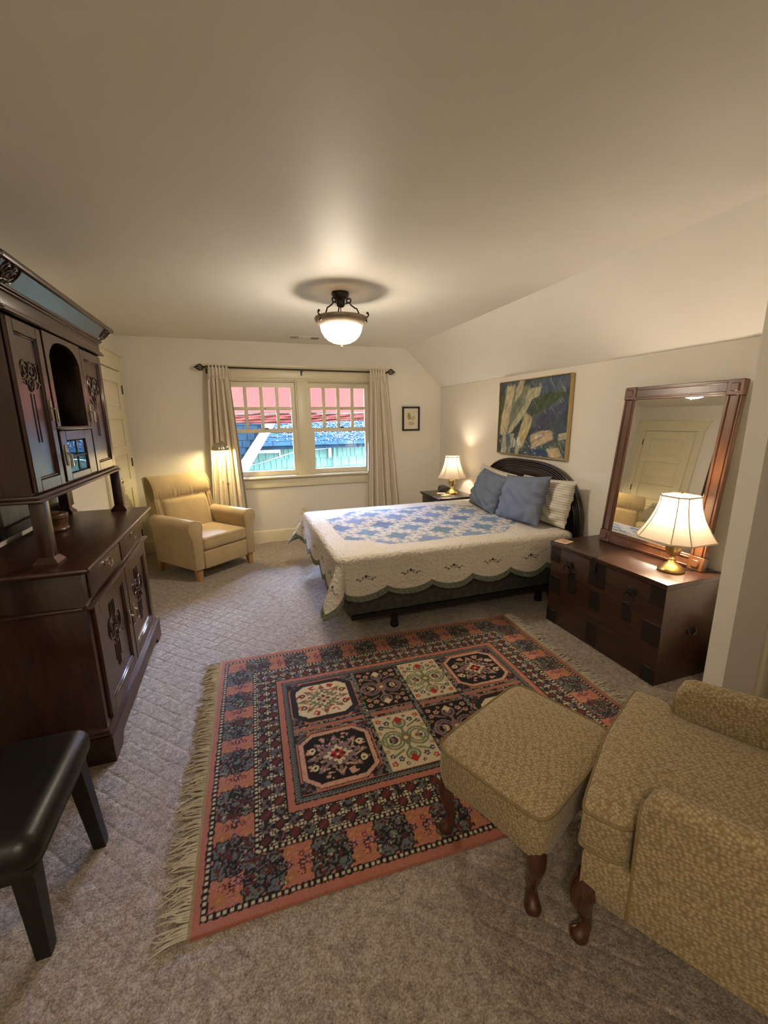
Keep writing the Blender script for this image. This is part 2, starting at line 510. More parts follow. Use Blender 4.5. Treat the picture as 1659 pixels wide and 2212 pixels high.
# the door in the left wall with its casing
def panel_door(name, fn, wd, ht, knob_u, hinge_u, flip=1):
    d = strct(thing(name, fn(0, 0, 0), None, None))
    stile, mat = 0.115, MAT['trim']
    def bx(nm, u0, u1, n0, n1, z0, z1, r=0.004, par=d, mt=mat):
        q = M().rb(u0, u1, n0, n1, z0, z1, r, 1)
        q.v = [fn(*p) for p in q.v]
        return q.obj(nm, mt, par, smooth=30)
    bx('slab', 0.0, wd, 0.0, 0.03, 0.01, ht, 0.001)
    bx('stile', 0, stile, 0.03, 0.042, 0.01, ht); bx('stile', wd - stile, wd, 0.03, 0.042, 0.01, ht)
    rails = [0.01, 0.22]
    n = 5; gap = (ht - 0.12 - 0.22 - 4 * 0.095) / n
    z = 0.22
    bx('rail', stile, wd - stile, 0.03, 0.042, 0.01, 0.22)
    for i in range(n):
        bx('panel', stile + 0.03, wd - stile - 0.03, 0.03, 0.038, z + 0.03, z + gap - 0.03, 0.006)
        z += gap
        zt = z + 0.095 if i < n - 1 else ht
        bx('rail', stile, wd - stile, 0.03, 0.042, z, zt)
        z = zt
    for hz in (0.25, 1.05, 1.80):
        q = M().lathe([(0.007, 0), (0.007, 0.09)], 8, (hinge_u, 0.046, hz)); q.v = [fn(*p) for p in q.v]
        q.obj('hinge', MAT['bronze'], d)
    q = M().rb(knob_u - 0.022, knob_u + 0.022, 0.042, 0.047, 0.86, 1.04, 0.002, 1)
    q.v = [fn(*p) for p in q.v]; q.obj('escutcheon', MAT['chrome'], d)
    q = M().lathe([(0.012, 0), (0.011, 0.025), (0.027, 0.035), (0.030, 0.048), (0.022, 0.060), (0.0, 0.063)], 16, T=Matrix.Translation((knob_u, 0.046, 0.98)) @ Matrix.Rotation(-PI / 2, 4, 'X'))
    q.v = [fn(*p) for p in q.v]; q.obj('knob', MAT['chrome'], d)
    return d
panel_door('door_1', lambda u, n_, z: (XL + n_ - 0.012, 4.40 + u, z), 0.80, 2.02, 0.065, 0.806)
t2 = strct(thing('trim_2', (XL, 4.8, 0), None, None))
M().rb(XL - 0.001, XL + 0.024, 4.29, 4.395, 0, 2.035, 0.004, 2).obj('side_casing', MAT['trim'], t2)
M().rb(XL - 0.001, XL + 0.024, 5.208, 5.315, 0, 2.035, 0.004, 2).obj('side_casing', MAT['trim'], t2)
q = M(); q.prism_x([(4.285, 2.035), (5.32, 2.035), (5.335, 2.10), (5.35, 2.185), (4.24, 2.185), (4.265, 2.10)], XL - 0.001, XL + 0.028)
q.obj('head_casing', MAT['trim'], t2, smooth=0)
M().rb(XL - 0.001, XL + 0.045, 4.225, 5.355, 2.185, 2.207, 0.006, 2).obj('head_cap', MAT['trim'], t2)
# casing and door right of the partition stub
t3 = strct(thing('trim_3', (2.4, YP0, 0), None, None))
M().rb(2.355, 2.455, YP0 - 0.025, YP0 + 0.001, 0, 2.1, 0.008, 2).obj('side_casing', MAT['trim'], t3)
M().rb(3.215, 3.315, YP0 - 0.025, YP0 + 0.001, 0, 2.1, 0.008, 2).obj('side_casing', MAT['trim'], t3)
M().rb(2.355, 3.315, YP0 - 0.028, YP0 + 0.001, 2.1, 2.22, 0.008, 2).obj('head_casing', MAT['trim'], t3)
panel_door('door_2', lambda u, n_, z: (3.216 - u, YP1 - 0.03 - n_, z), 0.755, 2.085, 0.065, 0.75)

# unseen outer wall and gable, added to block sky light from the neighbour's wall
q = M(); q.box(-7, XL - 0.15, YB + 0.03, YB + 0.13, -3, 2.6); q.box(XK + 0.12, 9, YB + 0.03, YB + 0.13, -3, 2.6); q.box(XL - 0.15, XK + 0.12, YB + 0.03, YB + 0.13, -3, -0.12)
q.prism_y([(-7, 2.6), (XL - 0.15, 2.54), (XL - 0.15, ZC + 0.125), (XK + 0.12, ZC + 0.125), (XK + 0.12, 2.6), (9, 2.6), (9, 3.6), (1, 5.2), (-7, 3.6)], YB + 0.03, YB + 0.13)
q.box(XS + 0.1, XK + 0.12, YB + 0.131, YB + 0.14, 1.7, 2.6)
strct(q.obj('wall_sky_blocker', pm('sky_blocker_siding', (0.30, 0.30, 0.27), 0.8, var=0.06), smooth=0))

# ------------------------------------------------------------------ outside the window
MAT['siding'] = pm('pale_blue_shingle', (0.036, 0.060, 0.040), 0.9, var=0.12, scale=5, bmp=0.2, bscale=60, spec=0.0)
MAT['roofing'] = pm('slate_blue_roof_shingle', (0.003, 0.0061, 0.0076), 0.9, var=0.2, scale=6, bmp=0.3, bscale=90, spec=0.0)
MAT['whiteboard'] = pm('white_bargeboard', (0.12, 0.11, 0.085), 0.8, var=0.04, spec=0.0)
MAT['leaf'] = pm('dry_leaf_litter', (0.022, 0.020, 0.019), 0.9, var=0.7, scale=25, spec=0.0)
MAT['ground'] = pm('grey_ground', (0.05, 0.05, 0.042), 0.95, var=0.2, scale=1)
strct(M().box(-9, 14, YB + 0.14, 22, -3.1, -3.0).obj('ground', MAT['ground'], smooth=0))
YH = 9.0
nh = thing('neighbour_house', (1.2, YH, -3.0), 'pale blue shingled house with blue roof seen through the windows', 'house')
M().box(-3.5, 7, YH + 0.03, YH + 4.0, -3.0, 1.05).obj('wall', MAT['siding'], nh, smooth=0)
rs = 0.62   # roof slope
q = M(); q.prism_x([(YH - 0.22, 1.0), (YH + 2.6, 1.0 + 2.82 * rs), (YH + 5.4, 1.0), (YH + 5.4, 0.94), (YH + 2.6, 0.94 + 2.82 * rs), (YH - 0.22, 0.94)], -3.6, 7.1)
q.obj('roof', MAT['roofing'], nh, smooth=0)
r2 = random.Random(3)
# shingles of the wall, one by one
z = 0.14; row = 0
while z < 1.0:
    x = -0.75 - r2.random() * 0.1
    while x < 3.3:
        wdt = r2.choice((0.09, 0.11, 0.14, 0.17))
        y = YH + r2.uniform(-0.004, 0.004)
        M().add([(x + 0.004, y - 0.004, z + 0.205), (x + wdt - 0.004, y - 0.004, z + 0.205), (x + wdt - 0.004, y - 0.022, z + 0.004), (x + 0.004, y - 0.022, z + 0.004),
                 (x + 0.004, YH + 0.03, z + 0.205), (x + wdt - 0.004, YH + 0.03, z + 0.205), (x + wdt - 0.004, YH + 0.03, z + 0.004), (x + 0.004, YH + 0.03, z + 0.004)],
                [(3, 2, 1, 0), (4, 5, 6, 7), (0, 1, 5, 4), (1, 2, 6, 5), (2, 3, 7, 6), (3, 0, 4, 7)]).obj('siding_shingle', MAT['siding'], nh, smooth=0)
        x += wdt
    z += 0.195; row += 1
# roof shingles course by course
nrm = Vector((0, -rs, 1)).normalized(); up = Vector((0, 1, rs)).normalized()
for r_ in range(8):
    x = -1.0 - r2.random() * 0.3
    while x < 3.6:
        wdt = r2.uniform(0.26, 0.42)
        p = Vector((x, YH - 0.23, 1.0)) + up * (r_ * 0.16)
        e = 0.012 + r2.uniform(0, 0.006)
        a = [p + nrm * e, p + Vector((wdt - 0.012, 0, 0)) + nrm * e, p + Vector((wdt - 0.012, 0, 0)) + up * 0.2 + nrm * 0.004, p + up * 0.2 + nrm * 0.004]
        b_ = [v_ - nrm * (e + 0.004) for v_ in a[:2]] + [v_ - nrm * 0.008 for v_ in a[2:]]
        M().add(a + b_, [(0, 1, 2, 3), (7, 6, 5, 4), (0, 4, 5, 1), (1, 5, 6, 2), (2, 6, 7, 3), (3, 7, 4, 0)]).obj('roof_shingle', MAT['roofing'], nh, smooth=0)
        x += wdt
# projecting wing on the left: its rake board, fascia and roof
q = M(); q.prism_y([(-0.32, 0.30), (-0.05, 0.30), (0.72, 1.50), (0.72, 1.72), (0.56, 1.52)], YH - 0.62, YH - 0.50)
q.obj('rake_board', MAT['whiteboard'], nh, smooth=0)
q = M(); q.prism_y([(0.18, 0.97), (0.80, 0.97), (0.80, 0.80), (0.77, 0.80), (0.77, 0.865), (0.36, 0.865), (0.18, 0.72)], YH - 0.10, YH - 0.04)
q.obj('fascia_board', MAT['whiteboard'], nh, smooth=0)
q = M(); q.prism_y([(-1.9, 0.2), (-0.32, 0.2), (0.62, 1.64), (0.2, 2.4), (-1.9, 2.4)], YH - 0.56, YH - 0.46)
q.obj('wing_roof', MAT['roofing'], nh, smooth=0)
for r_ in range(11):
    zz = 0.35 + r_ * 0.135; x = -1.2 - 0.1 * (r_ % 2); xe = -0.32 + (zz - 0.2) * 0.652
    while x < xe:
        wdt = min(r2.uniform(0.2, 0.36), xe - x)
        if wdt > 0.06:
            M().box(x, x + wdt - 0.01, YH - 0.58 - 0.006 * (r_ % 2), YH - 0.555, zz, zz + 0.127).obj('roof_shingle', MAT['roofing'], nh, smooth=0)
        x += wdt
M().tube([(1.93, YH - 0.06, 1.0), (1.93, YH - 0.06, -0.5)], 0.03, 10).obj('downspout', MAT['siding'], nh)
for zz in (0.62, 0.0):
    M().rb(1.88, 1.98, YH - 0.095, YH - 0.02, zz, zz + 0.03, 0.01, 1).obj('strap', MAT['siding'], nh)
M().rb(1.80, 1.86, YH - 0.12, YH - 0.03, 0.72, 0.96, 0.02, 2).obj('insulator', MAT['whiteboard'], nh)
# leaf litter on the roof
q = M()
for k in range(1500):
    x = r2.gauss(r2.choice((1.0, 1.5, 2.3, 2.9)), 0.32); s_ = abs(r2.gauss(0, 0.55)) + r2.random() * 0.5
    if not (0.3 < x < 3.5): continue
    p = Vector((x, YH - 0.23, 1.0)) + up * min(1.25, s_) + nrm * (0.02 + r2.random() * 0.02)
    a = r2.random() * 6.28; d = Vector((math.cos(a), math.sin(a) * up.y, math.sin(a) * up.z)) * r2.uniform(0.012, 0.03)
    e = Vector((-math.sin(a), math.cos(a) * up.y, math.cos(a) * up.z)) * r2.uniform(0.008, 0.016) + nrm * r2.uniform(-.008, .008)
    q.add([p - d, p + e, p + d, p - e], [(0, 1, 2, 3)])
tag(q.obj('leaf_litter', MAT['leaf'], smooth=0), 'brown leaf litter scattered over the blue roof outside', 'leaves', kind='stuff')
tag(M().tube([(-0.35, 8.3, 0.60), (0.35, 8.3, 0.72), (1.0, 8.4, 0.90), (1.80, YH - 0.1, 0.93)], 0.007, 6).obj('service_cable', MAT['black']), 'thin black cable strung to the blue house outside', 'cable')
# red awning over the window
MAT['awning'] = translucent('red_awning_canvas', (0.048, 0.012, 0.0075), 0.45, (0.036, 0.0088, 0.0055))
aw = thing('awning', (0.9, YB + 0.14, 1.6), 'red canvas awning with gathered valance outside the two windows', 'awning')
P = []
for i in range(61):
    x = -0.9 + i * (2.95 / 60)
    row = []
    for j in range(13):
        t = j / 12
        y = YB + 0.15 + t * 0.43
        zz = 2.32 - t * 0.715 - 0.03 * math.sin(PI * t) + 0.006 * math.sin(x * 9 + t * 5) * t
        row.append((x, y, zz))
    P.append(row)
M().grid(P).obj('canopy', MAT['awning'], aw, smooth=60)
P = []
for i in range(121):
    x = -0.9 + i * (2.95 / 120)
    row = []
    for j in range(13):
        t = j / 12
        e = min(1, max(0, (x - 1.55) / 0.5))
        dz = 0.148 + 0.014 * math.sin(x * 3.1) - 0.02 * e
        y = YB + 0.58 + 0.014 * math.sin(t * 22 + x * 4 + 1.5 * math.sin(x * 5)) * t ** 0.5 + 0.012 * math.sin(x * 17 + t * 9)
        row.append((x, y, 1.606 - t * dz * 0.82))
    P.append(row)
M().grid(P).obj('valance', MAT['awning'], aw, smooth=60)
M().tube([(-0.92, YB + 0.58, 1.607), (2.07, YB + 0.58, 1.607)], 0.011, 8).obj('front_bar', MAT['whiteboard'], aw)
for x in (-0.88, 2.03):
    M().tube([(x, YB + 0.13, 1.25), (x, YB + 0.58, 1.607)], 0.012, 8).obj('arm', MAT['whiteboard'], aw)
# ------------------------------------------------------------------ carved dark sideboard with upper cabinet
hu = thing('sideboard_hutch', (-0.88, 2.565, 0), 'tall carved dark mahogany sideboard with upper cabinet on the left', 'sideboard')
MH, MHH = MAT['mahog'], MAT['mahog_h']

def wrb(name, mat, par, x0, x1, y0, y1, z0, z1, r=0.004, seg=2):
    return M().rb(x0, x1, y0, y1, z0, z1, r, seg).obj(name, mat, par)

wrb('body', MH, hu, -1.105, -0.672, 1.99, 3.14, 0.11, 0.924, 0.003)
q = M()
q.prism_x([(1.95, 0.0), (2.07, 0.0), (2.10, 0.045), (3.04, 0.045), (3.07, 0.0), (3.19, 0.0), (3.19, 0.125), (1.95, 0.125)], -0.672, -0.645)
q.box(-1.105, -0.672, 1.95, 1.99, 0, 0.125); q.box(-1.105, -0.672, 3.14, 3.19, 0, 0.125)
q.obj('plinth', MHH, hu, smooth=30)
wrb('plinth_moulding', MHH, hu, -1.105, -0.652, 1.962, 3.178, 0.125, 0.138, 0.005)
wrb('plinth_moulding', MHH, hu, -1.105, -0.660, 1.972, 3.168, 0.138, 0.152, 0.006)
wrb('countertop', MHH, hu, -1.105, -0.605, 1.885, 3.212, 0.925, 0.950, 0.011, 3)
wrb('counter_moulding', MHH, hu, -1.105, -0.640, 1.935, 3.168, 0.908, 0.925, 0.008)
wrb('waist_moulding', MHH, hu, -0.676, -0.645, 1.965, 3.165, 0.738, 0.756, 0.007)
wrb('waist_moulding', MHH, hu, -1.105, -0.676, 1.965, 1.992, 0.738, 0.756, 0.007)

def bail(par, x, y, z, vert=False, s=1.0):
    """bright bail pull on a small back plate"""
    p = M().rb(x - 0.001, x + 0.004, y - 0.028 * s, y + 0.028 * s, z - 0.010 * s, z + 0.016 * s, 0.002, 1) if not vert else M().rb(x - 0.001, x + 0.004, y - 0.010 * s, y + 0.010 * s, z - 0.03 * s, z + 0.05 * s, 0.002, 1)
    h = p.obj('handle', MAT['pewter'], par)
    b = M()
    if not vert:
        b.tube([(x + 0.004, y - 0.024 * s, z + 0.008), (x + 0.016, y - 0.024 * s, z + 0.004), (x + 0.02, y - 0.022 * s, z - 0.02 * s), (x + 0.02, y + 0.022 * s, z - 0.02 * s), (x + 0.016, y + 0.024 * s, z + 0.004), (x + 0.004, y + 0.024 * s, z + 0.008)], 0.0035, 6)
    else:
        b.tube([(x + 0.004, y - 0.004, z + 0.02 * s), (x + 0.018, y - 0.008, z + 0.012 * s), (x + 0.018, y - 0.012, z - 0.035 * s), (x + 0.018, y + 0.012, z - 0.035 * s), (x + 0.018, y + 0.008, z + 0.012 * s), (x + 0.004, y + 0.004, z + 0.02 * s)], 0.0035, 6)
    b.obj('bail', MAT['chrome'], h)

def carving(x, y0, y1, z0, z1, seed, slant=None):
    """low relief of curling stems and leaves, in the plane of constant x"""
    r = random.Random(seed); q = M()
    w, h = y1 - y0, z1 - z0
    def P(a, b, d=0.0):
        y, z = y0 + a * w, z0 + b * h
        return (x + d, y, z) if slant is None else slant(y, z, d)
    for cx_, cy_, s in ((0.30, 0.62, 0.25), (0.72, 0.62, 0.25), (0.5, 0.25, 0.2)):
        sg = 1 if cx_ < 0.5 else -1
        pts = []
        for k in range(22):
            a = k / 21 * 3.6 * PI; rr = s * (1 - 0.78 * k / 21)
            pts.append(P(cx_ + sg * rr * math.cos(a), cy_ + rr * math.sin(a) * w / h * 1.1, 0.002))
        q.tube(pts, [0.0032] * 21 + [0.005], 6)
    for k in range(7):
        a, b = r.random(), r.random(); an = r.random() * 6.28; l = 0.16
        p = [P(a + l * t * math.cos(an), b + l * t * math.sin(an), 0.001) for t in (-1, -.4, .3, 1)]
        q.tube(p, [0.001, 0.0045, 0.004, 0.001], 6)
    return q

def frame_door(par, x, y0, y1, z0, z1, st, name='door', top=None):
    """stile-and-rail door whose panel lies deeper; front face at x+0.016"""
    top = top or st
    f = M()
    f.rb(x, x + 0.016, y0, y0 + st, z0, z1, 0.003, 1); f.rb(x, x + 0.016, y1 - st, y1, z0, z1, 0.003, 1)
    f.rb(x, x + 0.016, y0 + st, y1 - st, z1 - top, z1, 0.003, 1); f.rb(x, x + 0.016, y0 + st, y1 - st, z0, z0 + st, 0.003, 1)
    d = f.obj(name, MH, par)
    M().rb(x, x + 0.003, y0 + st + 0.001, y1 - st - 0.001, z0 + st + 0.001, z1 - top - 0.001, 0.001, 1).obj('panel', MH, d)
    e = M()
    for (a, b, c_, g) in ((y0 + st, y0 + st + 0.008, z0 + st, z1 - top), (y1 - st - 0.008, y1 - st, z0 + st, z1 - top)):
        e.rb(x, x + 0.011, a, b, c_, g, 0.003, 1)
    for (c_, g) in ((z0 + st, z0 + st + 0.008), (z1 - top - 0.008, z1 - top)):
        e.rb(x, x + 0.011, y0 + st, y1 - st, c_, g, 0.003, 1)
    e.obj('panel_bead', MH, d)
    return d

# drawers and lower doors
for y0, y1 in ((2.045, 2.555), (2.578, 3.088)):
    d = wrb('drawer', MHH, hu, -0.672, -0.662, y0, y1, 0.768, 0.902, 0.004)
    bail(d, -0.662, (y0 + y1) / 2 + 0.005, 0.848)
for k, (y0, y1) in enumerate(((2.035, 2.558), (2.572, 3.095))):
    d = frame_door(hu, -0.672, y0, y1, 0.165, 0.730, 0.062)
    carving(-0.669, y0 + 0.14, y1 - 0.14, 0.43, 0.57, 10 + k).obj('carving', MH, d)
    yc = (y0 + y1) / 2
    for dy in (-0.035, -0.012, 0.012, 0.035):
        M().rb(-0.669, -0.665, yc + dy - 0.003, yc + dy + 0.003, 0.30 if abs(dy) < 0.02 else 0.34, 0.43, 0.001, 1).obj('carved_stem', MH, d)
        M().rb(-0.669, -0.665, yc + dy - 0.003, yc + dy + 0.003, 0.57, 0.645, 0.001, 1).obj('carved_stem', MH, d)
    bail(d, -0.656, y1 - 0.03 if k == 0 else y0 + 0.05, 0.44, True)
# posts that carry the upper cabinet
for x in (-0.775, -1.075):
    for y in (2.005, 3.145):
        p = wrb('post', MH, hu, x - 0.026, x + 0.026, y - 0.026, y + 0.026, 0.965, 1.215, 0.004)
        q = M(); a, b = 0.044, 0.027
        q.add([(x - a, y - a, 0.950), (x + a, y - a, 0.950), (x + a, y + a, 0.950), (x - a, y + a, 0.950), (x - a, y - a, 0.962), (x + a, y - a, 0.962), (x + a, y + a, 0.962), (x - a, y + a, 0.962),
               (x - b, y - b, 0.985), (x + b, y - b, 0.985), (x + b, y + b, 0.985), (x - b, y + b, 0.985)],
              [(3, 2, 1, 0), (8, 9, 10, 11)] + [(i, (i + 1) % 4, 4 + (i + 1) % 4, 4 + i) for i in range(4)] + [(4 + i, 4 + (i + 1) % 4, 8 + (i + 1) % 4, 8 + i) for i in range(4)])
        q.obj('foot_block', MH, p, smooth=0)
# upper cabinet carcass with an open arched niche
wrb('base_moulding', MHH, hu, -1.105, -0.742, 1.945, 3.160, 1.212, 1.226, 0.005)
wrb('base_moulding', MHH, hu, -1.105, -0.750, 1.953, 3.150, 1.226, 1.242, 0.005)
u = M()
u.box(-1.10, -0.775, 1.965, 2.285, 1.242, 1.915); u.box(-1.10, -0.775, 2.742, 3.140, 1.242, 1.915)
u.box(-1.10, -1.085, 2.285, 2.742, 1.242, 1.915); u.box(-1.085, -0.775, 2.285, 2.742, 1.90, 1.915); u.box(-1.085, -0.775, 2.285, 2.742, 1.242, 1.250)
u.obj('upper_carcass', MH, hu, smooth=0)
wrb('niche_shelf', MHH, hu, -1.085, -0.748, 2.287, 2.740, 1.486, 1.503, 0.004)
q = M(); ns = 24; fr, bk = [], []
for i in range(ns + 1):
    y = 2.285 + 0.457 * i / ns
    e = max(0, 1 - (abs(y - 2.5135) / 0.2035) ** 2.6) if abs(y - 2.5135) < 0.2035 else 0
    za = 1.503 if abs(y - 2.5135) >= 0.2035 else 1.755 + 0.128 * e ** 0.5
    fr.append((y, za))
for i in range(ns):
    (ya, za), (yb, zb) = fr[i], fr[i + 1]
    if min(za, zb) < 1.6: za = zb = min(za, zb)
    q.add([(-0.775, ya, za), (-0.775, yb, zb), (-0.775, yb, 1.908), (-0.775, ya, 1.908), (-0.757, ya, za), (-0.757, yb, zb), (-0.757, yb, 1.908), (-0.757, ya, 1.908)],
          [(3, 2, 1, 0), (4, 5, 6, 7), (0, 1, 5, 4), (1, 2, 6, 5), (2, 3, 7, 6), (3, 0, 4, 7)])
q.obj('arch_board', MH, hu, smooth=0)
for k, (y0, y1) in enumerate(((1.980, 2.272), (2.756, 3.118))):
    d = frame_door(hu, -0.775, y0, y1, 1.248, 1.905, 0.048)
    carving(-0.772, y0 + 0.06, y1 - 0.06, 1.635, 1.77, 20 + k).obj('carving', MH, d)
    yc = (y0 + y1) / 2
    for dy in (-0.014, 0.014):
        M().rb(-0.773, -0.769, yc + dy - 0.0035, yc + dy + 0.0035, 1.44, 1.635, 0.001, 1).obj('carved_stem', MH, d)
    bail(d, -0.759, y1 - 0.024 if k == 0 else y0 + 0.024, 1.56, True, 1.1)
gd = M()
for a in ((2.293, 2.362, 1.252, 1.484), (2.625, 2.734, 1.252, 1.484), (2.362, 2.625, 1.437, 1.484), (2.362, 2.625, 1.252, 1.284)):
    gd.rb(-0.775, -0.757, *a, 0.003, 1)
gdo = gd.obj('glazed_door', MH, hu)
MAT['cabglass'] = glass_mat('cabinet_glass', 0.28, (0.75, 0.8, 0.8))
for ya, yb in ((2.366, 2.491), (2.497, 2.621)):
    for za, zb in ((1.288, 1.357), (1.363, 1.433)):
        M().box(-0.768, -0.765, ya, yb, za, zb).obj('pane', MAT['cabglass'], gdo, smooth=0)
came = M()
came.box(-0.770, -0.762, 2.491, 2.497, 1.284, 1.437); came.box(-0.770, -0.762, 2.362, 2.625, 1.357, 1.363)
came.obj('lead_came', MAT['iron'], gdo, smooth=0)
bail(gdo, -0.757, 2.328, 1.36, True, 1.2)
# frieze and flaring cornice with carved ends
wrb('frieze', MHH, hu, -1.10, -0.757, 1.968, 3.135, 1.915, 2.0, 0.003)
wrb('frieze_moulding', MHH, hu, -1.102, -0.742, 1.95, 3.152, 1.915, 1.926, 0.004)
wrb('frieze_moulding', MHH, hu, -1.102, -0.748, 1.957, 3.146, 1.926, 1.936, 0.004)
wrb('frieze_moulding', MHH, hu, -1.102, -0.747, 1.957, 3.146, 1.984, 1.994, 0.004)
wrb('frieze_moulding', MHH, hu, -1.102, -0.740, 1.95, 3.152, 1.994, 2.004, 0.004)
q = M()
lo = [(-1.10, 1.958), (-0.748, 1.958), (-0.748, 3.144), (-1.10, 3.144)]; hi = [(-1.10, 1.885), (-0.702, 1.885), (-0.702, 3.215), (-1.10, 3.215)]
q.add([(*p, 2.004) for p in lo] + [(*p, 2.062) for p in hi], [(3, 2, 1, 0), (4, 5, 6, 7)] + [(i, (i + 1) % 4, 4 + (i + 1) % 4, 4 + i) for i in range(4)])
co = q.obj('cornice', MHH, hu, smooth=0)
wrb('cornice_lip', MHH, hu, -1.10, -0.688, 1.87, 3.23, 2.062, 2.086, 0.006)
def slant(y, z, d):
    t = (z - 2.006) / 0.054
    return (-0.748 + 0.046 * t + d * 0.6, y, z - d * 0.5)
for ya, yb in ((1.905, 2.04), (3.07, 3.19)):
    carving(0, ya, yb, 2.010, 2.056, int(ya * 10), slant).obj('carved_corner', MHH, co)

# things on and in the sideboard
q = M(); q.lathe([(0.066, 0), (0.073, 0.004), (0.074, 0.012), (0.070, 0.018), (0.071, 0.050), (0.075, 0.056), (0.075, 0.062), (0.070, 0.066)], 28, (-0.985, 2.66, 0.950))
bxo = thing('round_lidded_box', (-0.985, 2.66, 0.950), 'small round reddish wooden box with a lid on the sideboard', 'box')
q.obj('box_body', MAT['framewood'], bxo)
M().lathe([(0.075, 0.067), (0.077, 0.070), (0.077, 0.086), (0.073, 0.094), (0.050, 0.098), (0, 0.099)], 28, (-0.985, 2.66, 0.950)).obj('lid', MAT['framewood'], bxo)
MAT['plate'] = pm('speckled_green_plate', (0.42, 0.46, 0.30), 0.25, var=0.5, scale=60)
pl = M().lathe([(0, 0.012), (0.05, 0.010), (0.085, 0.004), (0.122, 0.016), (0.125, 0.020), (0.085, 0.009), (0.05, 0.015), (0, 0.017)], 36, T=Matrix.Translation((-0.93, 2.415, 1.632)) @ Matrix.Rotation(math.radians(78), 4, 'Y') @ Matrix.Rotation(math.radians(0), 4, 'X'))
tag(pl.obj('decorative_plate', MAT['plate']), 'speckled green plate standing in the arched niche of the sideboard', 'plate')

# ------------------------------------------------------------------ framed picture on the left wall
pic = thing('framed_print', (XL, 2.9, 0.95), 'dark framed grey print low on the wall, glimpsed between sideboard posts', 'picture')
y0, y1, z0, z1 = 2.42, 3.40, 0.965, 1.72
for a in ((y0, y0 + 0.055, z0, z1), (y1 - 0.055, y1, z0, z1), (y0 + 0.055, y1 - 0.055, z0, z0 + 0.055), (y0 + 0.055, y1 - 0.055, z1 - 0.055, z1)):
    M().rb(XL + 0.002, XL + 0.03, *a, 0.005, 1).obj('frame_bar', MAT['black'], pic)
MAT['print'] = pm('blue_grey_marbled_print', (0.20, 0.25, 0.33), 0.35, var=0.75, scale=5)
M().box(XL + 0.002, XL + 0.014, y0 + 0.055, y1 - 0.055, z0 + 0.055, z1 - 0.055).obj('print', MAT['print'], pic, smooth=0)

pc2 = thing('framed_print', (XL, 3.79, 1.1), 'dark framed marbled print on the left wall, seen in the mirror', 'picture')
y0, y1, z0, z1 = 3.50, 4.085, 1.10, 1.865
for a in ((y0, y0 + 0.05, z0, z1), (y1 - 0.05, y1, z0, z1), (y0 + 0.05, y1 - 0.05, z0, z0 + 0.05), (y0 + 0.05, y1 - 0.05, z1 - 0.05, z1)):
    M().rb(XL + 0.002, XL + 0.03, *a, 0.005, 1).obj('frame_bar', MAT['black'], pc2)
M().box(XL + 0.002, XL + 0.014, y0 + 0.05, y1 - 0.05, z0 + 0.05, z1 - 0.05).obj('print', MAT['print'], pc2, smooth=0)

# ------------------------------------------------------------------ tan recliner
rc = thing('recliner_armchair', (-0.427, 4.665, 0), 'tan microsuede reclining armchair with rolled arms by the window', 'armchair', rz=math.radians(39.5))
TAN = MAT['tan']
def prof_sweep(prof, ys, insets):
    """prof: closed (x,z) outline; swept along y, shrunk towards its centre by the insets"""
    cx_ = sum(p[0] for p in prof) / len(prof); cz_ = sum(p[1] for p in prof) / len(prof)
    P = []
    for y, s in zip(ys, insets):
        P.append([(cx_ + (p[0] - cx_) * (1 - s / abs(0.1)), y, cz_ + (p[1] - cz_) * (1 - s / 0.3)) for p in prof])
    m_ = M().grid(P, closev=True)
    n = len(prof)
    m_.f.append(tuple(range(n))); k = (len(ys) - 1) * n
    m_.f.append(tuple(k + i for i in range(n - 1, -1, -1)))
    return m_
def arm_prof(s):
    pts = [(0.262, 0.12), (0.355, 0.12), (0.356, 0.30), (0.362, 0.42)]
    for k in range(13):
        a = -0.5 + k / 12 * (PI + 0.9)
        pts.append((0.322 + 0.074 * math.cos(a), 0.532 + 0.070 * math.sin(a)))
    pts += [(0.262, 0.44), (0.262, 0.30)]
    return [(s * x, z) for x, z in (pts if s > 0 else pts[::-1])]
for s in (-1, 1):
    a = prof_sweep(arm_prof(s), [-0.362, -0.354, -0.30, 0.0, 0.28, 0.30], [0.012, 0.0, 0, 0, 0, 0.01]).obj('arm', TAN, rc, local=True, smooth=60)
    pp = arm_prof(s)
    M().tube([(x, -0.356, z) for x, z in pp], 0.0045, 6, closed=True).obj('piping', TAN, a, local=True, smooth=60)
M().rb(-0.262, 0.262, -0.372, 0.26, 0.292, 0.425, 0.035, 4).obj('seat_cushion', TAN, rc, local=True, smooth=60)
M().rb(-0.258, 0.258, -0.366, -0.30, 0.112, 0.288, 0.015, 3).obj('footrest_panel', TAN, rc, local=True, smooth=60)
M().rb(-0.26, 0.26, -0.30, 0.30, 0.13, 0.29, 0.01, 2).obj('seat_base', TAN, rc, local=True, smooth=60)
M().tube([(-0.25, -0.368, 0.405), (0.25, -0.368, 0.405)], 0.0045, 6).obj('seat_piping', TAN, rc, local=True, smooth=60)
def shear(m_, k, z0_):
    m_.v = [(x, y + k * (z - z0_), z) for x, y, z in m_.v]; return m_
shear(M().rb(-0.275, 0.275, 0.17, 0.33, 0.20, 0.93, 0.05, 4), 0.25, 0.40).obj('backrest', TAN, rc, local=True, smooth=60)
